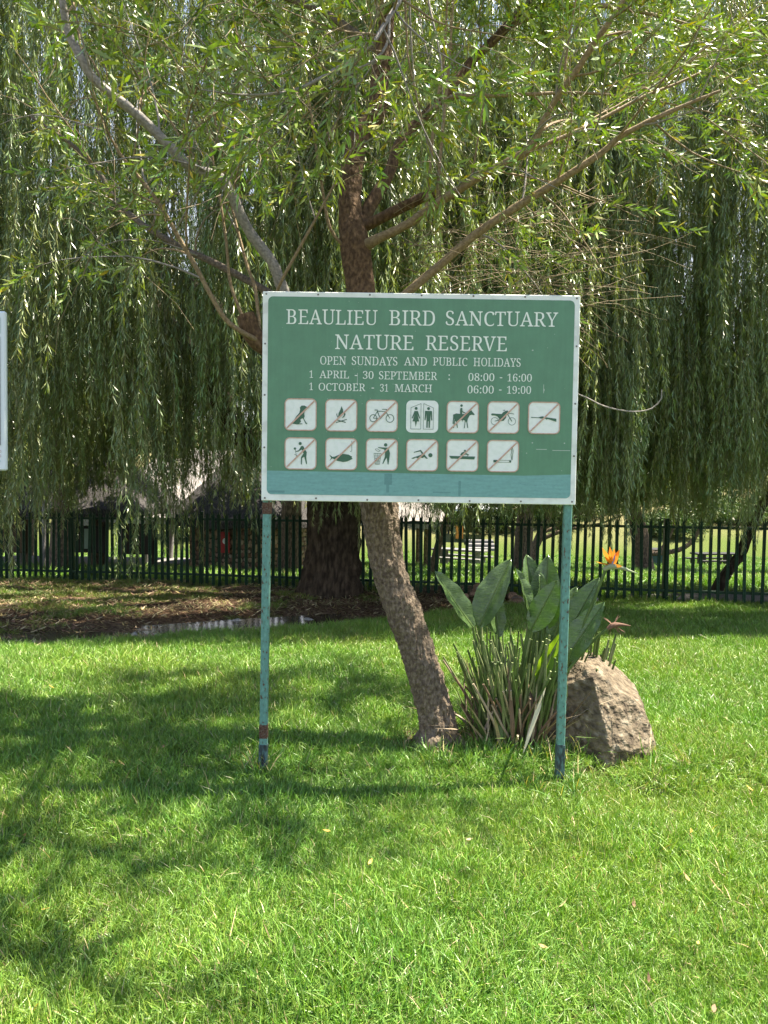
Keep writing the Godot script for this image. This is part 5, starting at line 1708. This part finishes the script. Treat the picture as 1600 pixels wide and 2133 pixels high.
	part("lid", box_mesh(Vector3(1.2, 0.12, 1.05), 0.02), M.board_black, bin, Vector3(0, 0.955, 0))
	# pale gazebo far away with its steps
	var gz := thing("gazebo", "far white-roofed gazebo on the slope beyond the lawn", "building", on_ground(6.3, 55.0))
	var rt := begin()
	rt.set_smooth_group(-1)
	var apex := Vector3(0, 3.3, 0)
	var cs := [Vector3(-1.7, 2.1, 1.5), Vector3(1.7, 2.1, 1.5), Vector3(1.7, 2.1, -1.5), Vector3(-1.7, 2.1, -1.5)]
	for i in 4:
		var c: Vector3 = cs[i]
		var d: Vector3 = cs[(i + 1) % 4]
		tri(rt, c, d, apex)
		tri(rt, c + Vector3.DOWN * 0.15, d, c)
		tri(rt, c + Vector3.DOWN * 0.15, d + Vector3.DOWN * 0.15, d)
	part("roof", done(rt), M.sign_white, gz)
	for c in cs:
		part("post", box_mesh(Vector3(0.14, 2.3, 0.14), 0.01), M.board_black, gz, Vector3(c.x * 0.9, 0.95, c.z * 0.9))
	part("counter", box_mesh(Vector3(0.5, 0.9, 0.4), 0.02), M.orange_dull, gz, Vector3(-1.0, 0.45, 1.2))
	part("rail", box_mesh(Vector3(1.4, 0.12, 0.1), 0.01), M.board_black, gz, Vector3(0.6, 0.9, 1.4))
	for k in 3:
		part("step", box_mesh(Vector3(1.9, 0.2, 0.9), 0.01), M.concrete, gz, Vector3(0.3, -0.1 - 0.2 * k, 2.0 + 0.8 * k))

# ---------------------------------------------------------------- materials
func make_materials() -> void:
	M.grass = leaf_mat(0.42, Color(0.62, 0.7, 0.25))
	M.leaf_near = leaf_mat(0.40, Color(0.62, 0.66, 0.2))
	M.leaf_willow = leaf_mat(0.33, Color(0.7, 0.72, 0.22))
	M.leaf_far = leaf_mat(0.55, Color(0.5, 0.55, 0.2))
	M.litter = leaf_mat(0.8, Color(0.2, 0.2, 0.15))
	M.bark = surfaced([[0.25, lin(0.085, 0.064, 0.046)], [0.5, lin(0.15, 0.115, 0.082)], [0.72, lin(0.235, 0.19, 0.14)]], 51, 0.03, Vector3(2.4, 1.5, 2.4), 0.92, 1.6, 0.035)
	M.bark_warm = surfaced([[0.25, lin(0.06, 0.036, 0.02)], [0.5, lin(0.115, 0.07, 0.038)], [0.75, lin(0.19, 0.12, 0.065)]], 52, 0.03, Vector3(2.2, 1.3, 2.2), 0.9, 1.4, 0.02)
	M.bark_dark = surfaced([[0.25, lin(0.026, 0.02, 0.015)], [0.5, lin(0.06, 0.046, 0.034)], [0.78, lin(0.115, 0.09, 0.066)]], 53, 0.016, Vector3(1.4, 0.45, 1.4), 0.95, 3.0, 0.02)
	M.bark_park = surfaced([[0.25, lin(0.06, 0.045, 0.035)], [0.7, lin(0.19, 0.14, 0.10)]], 54, 0.02, Vector3(1.5, 0.6, 1.5), 0.95, 2.0, 0.02)
	M.limb = surfaced([[0.25, lin(0.17, 0.12, 0.065)], [0.7, lin(0.30, 0.225, 0.13)]], 55, 0.02, Vector3(4, 4, 4), 0.75, 0.3, 0.03)
	M.limb_grey = surfaced([[0.25, lin(0.17, 0.152, 0.132)], [0.7, lin(0.32, 0.29, 0.26)]], 56, 0.02, Vector3(4, 4, 4), 0.7, 0.3, 0.03)
	M.limb_dark = surfaced([[0.25, lin(0.07, 0.055, 0.04)], [0.7, lin(0.19, 0.15, 0.11)]], 57, 0.02, Vector3(4, 4, 4), 0.8, 0.3, 0.03)
	M.twig = mat(lin(0.23, 0.18, 0.11), 0.8)
	M.rock = surfaced([[0.22, lin(0.05, 0.04, 0.029)], [0.38, lin(0.115, 0.09, 0.06)], [0.55, lin(0.16, 0.127, 0.085)], [0.68, lin(0.195, 0.16, 0.112)], [0.8, lin(0.29, 0.255, 0.195)]], 61, 0.022, Vector3(1.3, 1.3, 1.3), 0.93, 2.2, 0.035)
	M.stone_grey = surfaced([[0.2, lin(0.22, 0.21, 0.2)], [0.8, lin(0.42, 0.41, 0.4)]], 62, 0.02, Vector3(3, 3, 3), 0.9, 0.6)
	M.stone_pale = surfaced([[0.2, lin(0.42, 0.38, 0.33)], [0.8, lin(0.66, 0.62, 0.56)]], 63, 0.02, Vector3(3, 3, 3), 0.85, 0.5)
	M.stone_dark = surfaced([[0.2, lin(0.07, 0.06, 0.05)], [0.8, lin(0.18, 0.16, 0.14)]], 64, 0.02, Vector3(3, 3, 3), 0.5, 0.5)
	M.stone_brown = surfaced([[0.2, lin(0.17, 0.11, 0.075)], [0.8, lin(0.36, 0.26, 0.19)]], 65, 0.02, Vector3(3, 3, 3), 0.9, 0.6)
	M.wall_stone = StandardMaterial3D.new()
	M.wall_stone.vertex_color_use_as_albedo = true
	M.wall_stone.roughness = 0.92
	M.mortar = mat(lin(0.09, 0.07, 0.055), 0.95)
	M.concrete = surfaced([[0.2, lin(0.15, 0.145, 0.135)], [0.8, lin(0.25, 0.24, 0.228)]], 66, 0.02, Vector3(1, 1, 1), 0.9, 0.5)
	M.thatch_shaded = surfaced([[0.25, lin(0.03, 0.028, 0.029)], [0.5, lin(0.065, 0.06, 0.06)], [0.75, lin(0.115, 0.105, 0.1)]], 67, 0.03, Vector3(1.6, 0.5, 1.6), 0.95, 6.0, 0.04)  # shaded copy of the thatch: tree shade put into the colour
	M.thatch_sunlit = surfaced([[0.25, lin(0.26, 0.23, 0.205)], [0.5, lin(0.42, 0.385, 0.35)], [0.75, lin(0.54, 0.50, 0.46)]], 68, 0.03, Vector3(1.6, 0.5, 1.6), 0.95, 6.0, 0.04)  # sunlit copy of the thatch: the brightness of sun put into the colour
	M.grey_wood = surfaced([[0.25, lin(0.16, 0.15, 0.145)], [0.75, lin(0.34, 0.325, 0.315)]], 69, 0.03, Vector3(4, 0.6, 4), 0.85, 0.6)
	M.fence = surfaced([[0.3, lin(0.008, 0.034, 0.018)], [0.7, lin(0.013, 0.05, 0.027)]], 71, 0.02, Vector3(2, 2, 2), 0.42, 0.0)
	M.fence_worn = surfaced([[0.3, lin(0.012, 0.046, 0.026)], [0.7, lin(0.024, 0.075, 0.044)]], 72, 0.02, Vector3(2, 2, 2), 0.5, 0.0)
	M.sign_white = surfaced([[0.15, lin(0.68, 0.70, 0.65)], [0.4, lin(0.80, 0.83, 0.78)], [0.7, lin(0.84, 0.87, 0.83)]], 73, 0.008, Vector3(1.5, 1.5, 1.5), 0.5, 0.0)
	M.sign_green = StandardMaterial3D.new()
	M.sign_green.albedo_texture = sign_texture()
	M.sign_green.roughness = 0.42
	M.sign_band = StandardMaterial3D.new()
	M.sign_band.albedo_texture = band_texture()
	M.sign_band.roughness = 0.5
	M.sign_paint = mat(lin(0.82, 0.87, 0.78), 0.5)
	M.sign_plate = surfaced([[0.2, lin(0.78, 0.82, 0.76)], [0.6, lin(0.84, 0.87, 0.82)]], 74, 0.012, Vector3(4, 4, 4), 0.5, 0.0)
	M.sign_ink = mat(lin(0.065, 0.15, 0.095), 0.5)
	M.sign_red = surfaced([[0.2, lin(0.52, 0.32, 0.24)], [0.7, lin(0.62, 0.43, 0.34)]], 75, 0.02, Vector3(4, 4, 4), 0.5, 0.0)
	M.screw = mat(lin(0.16, 0.15, 0.14), 0.45)
	M.screw.metallic = 0.6
	M.post = surfaced([[0.1, lin(0.07, 0.035, 0.02)], [0.235, lin(0.12, 0.075, 0.045)], [0.27, lin(0.105, 0.235, 0.205)], [0.6, lin(0.125, 0.275, 0.235)], [0.85, lin(0.165, 0.33, 0.285)]], 76, 0.03, Vector3(2.6, 1.5, 2.6), 0.5, 0.0)
	M.post_foot = surfaced([[0.2, lin(0.03, 0.035, 0.035)], [0.45, lin(0.045, 0.07, 0.075)], [0.75, lin(0.09, 0.17, 0.17)]], 77, 0.02, Vector3(4, 1.5, 4), 0.6, 0.0)
	M.rusty = surfaced([[0.2, lin(0.06, 0.03, 0.02)], [0.6, lin(0.13, 0.075, 0.05)], [0.85, lin(0.1, 0.12, 0.11)]], 78, 0.03, Vector3(5, 5, 5), 0.8, 0.2)
	M.board_white = mat(lin(0.72, 0.78, 0.8), 0.35)
	M.board_green = mat(lin(0.08, 0.32, 0.17), 0.4)
	M.board_grey = mat(lin(0.17, 0.15, 0.16), 0.4)
	M.grey_metal = mat(lin(0.3, 0.31, 0.32), 0.5)
	M.paddle = surfaced([[0.2, lin(0.06, 0.108, 0.036)], [0.6, lin(0.092, 0.155, 0.05)], [0.85, lin(0.13, 0.195, 0.07)]], 79, 0.02, Vector3(1.5, 5, 1.5), 0.24, 0.25, 0.05)
	M.paddle.backlight_enabled = true
	M.paddle.backlight = Color(0.42, 0.55, 0.1)
	M.paddle.metallic_specular = 0.6
	M.paddle_young = mat(lin(0.10, 0.2, 0.03), 0.35)
	M.paddle_young.backlight_enabled = true
	M.paddle_young.backlight = Color(0.6, 0.75, 0.1)
	M.stalk = surfaced([[0.2, lin(0.06, 0.10, 0.03)], [0.8, lin(0.12, 0.175, 0.05)]], 80, 0.02, Vector3(3, 1, 3), 0.4, 0.0)
	M.stalk_pale = surfaced([[0.2, lin(0.12, 0.17, 0.06)], [0.8, lin(0.26, 0.28, 0.14)]], 81, 0.02, Vector3(3, 1, 3), 0.5, 0.0)
	M.straw = mat(lin(0.36, 0.29, 0.2), 0.85)
	M.straw_pale = mat(lin(0.55, 0.52, 0.36), 0.8)
	M.straw_dark = mat(lin(0.15, 0.10, 0.065), 0.9)
	M.orange = mat(lin(0.80, 0.26, 0.012), 0.45)
	M.orange.backlight_enabled = true
	M.orange.backlight = Color(0.7, 0.5, 0.2)
	M.violet = mat(lin(0.28, 0.26, 0.42), 0.5)
	M.bract = mat(lin(0.24, 0.28, 0.17), 0.45)
	M.withered = mat(lin(0.15, 0.085, 0.06), 0.9)
	M.red = mat(lin(0.42, 0.03, 0.03), 0.5)
	M.board_dark = mat(lin(0.03, 0.022, 0.016), 0.7)
	M.board_brown = surfaced([[0.2, lin(0.05, 0.035, 0.02)], [0.8, lin(0.11, 0.08, 0.045)]], 82, 0.03, Vector3(6, 0.7, 6), 0.8, 0.0)
	M.board_black = mat(lin(0.022, 0.02, 0.018), 0.6)
	M.notice = mat(lin(0.3, 0.42, 0.34), 0.6)
	M.bin_blue = mat(lin(0.03, 0.07, 0.10), 0.5)
	M.orange_dull = mat(lin(0.5, 0.2, 0.03), 0.6)

func _ready() -> void:
	rng.seed = 20240
	# camera
	var cam := Camera3D.new()
	cam.name = "camera"
	cam.position = Vector3(0, 1.67, 0)
	cam.rotation_degrees = Vector3(-2.3, 0, 0.8)
	cam.fov = 67.3
	cam.near = 0.05
	cam.far = 900.0
	add_child(cam)
	cam.current = true
	# sky and exposure
	var env := Environment.new()
	var sky := Sky.new()
	var sm := ProceduralSkyMaterial.new()
	sm.sky_top_color = Color(0.42, 0.56, 0.79)
	sm.sky_horizon_color = Color(0.97, 0.97, 0.95)
	sm.sky_curve = 0.34
	sm.ground_bottom_color = Color(0.25, 0.3, 0.15)
	sm.ground_horizon_color = Color(0.7, 0.72, 0.62)
	sm.energy_multiplier = 0.48
	sky.sky_material = sm
	env.background_mode = Environment.BG_SKY
	env.sky = sky
	env.tonemap_mode = Environment.TONE_MAPPER_LINEAR
	env.tonemap_exposure = 4.15
	env.sdfgi_enabled = true
	env.ssao_enabled = true
	env.ssil_enabled = true
	var we := WorldEnvironment.new()
	we.name = "environment"
	we.environment = env
	add_child(we)
	# sun: high, to the right and behind the board
	var sun := DirectionalLight3D.new()
	sun.name = "sun"
	sun.light_energy = 1.6
	sun.light_color = Color(1.0, 0.96, 0.88)
	sun.light_angular_distance = 0.5
	sun.shadow_enabled = true
	add_child(sun)
	sun.look_at_from_position(Vector3(0.41, 1.0, -0.13), Vector3.ZERO, Vector3.UP)
	# noises shared by the terrain and the plants
	ditch_noise.seed = 2
	ditch_noise.frequency = 0.06
	ditch_noise.fractal_octaves = 4
	patch_noise.seed = 6
	patch_noise.frequency = 0.03
	wobble_noise.seed = 14
	wobble_noise.frequency = 0.02
	wobble_noise.fractal_octaves = 3
	make_materials()
	build_ground()
	build_willows()
	build_near_tree()
	build_fence()
	build_buildings()
	build_park_plants()
	build_sign()
	build_stones()
	build_strelitzia()
	build_grass()
	build_litter()
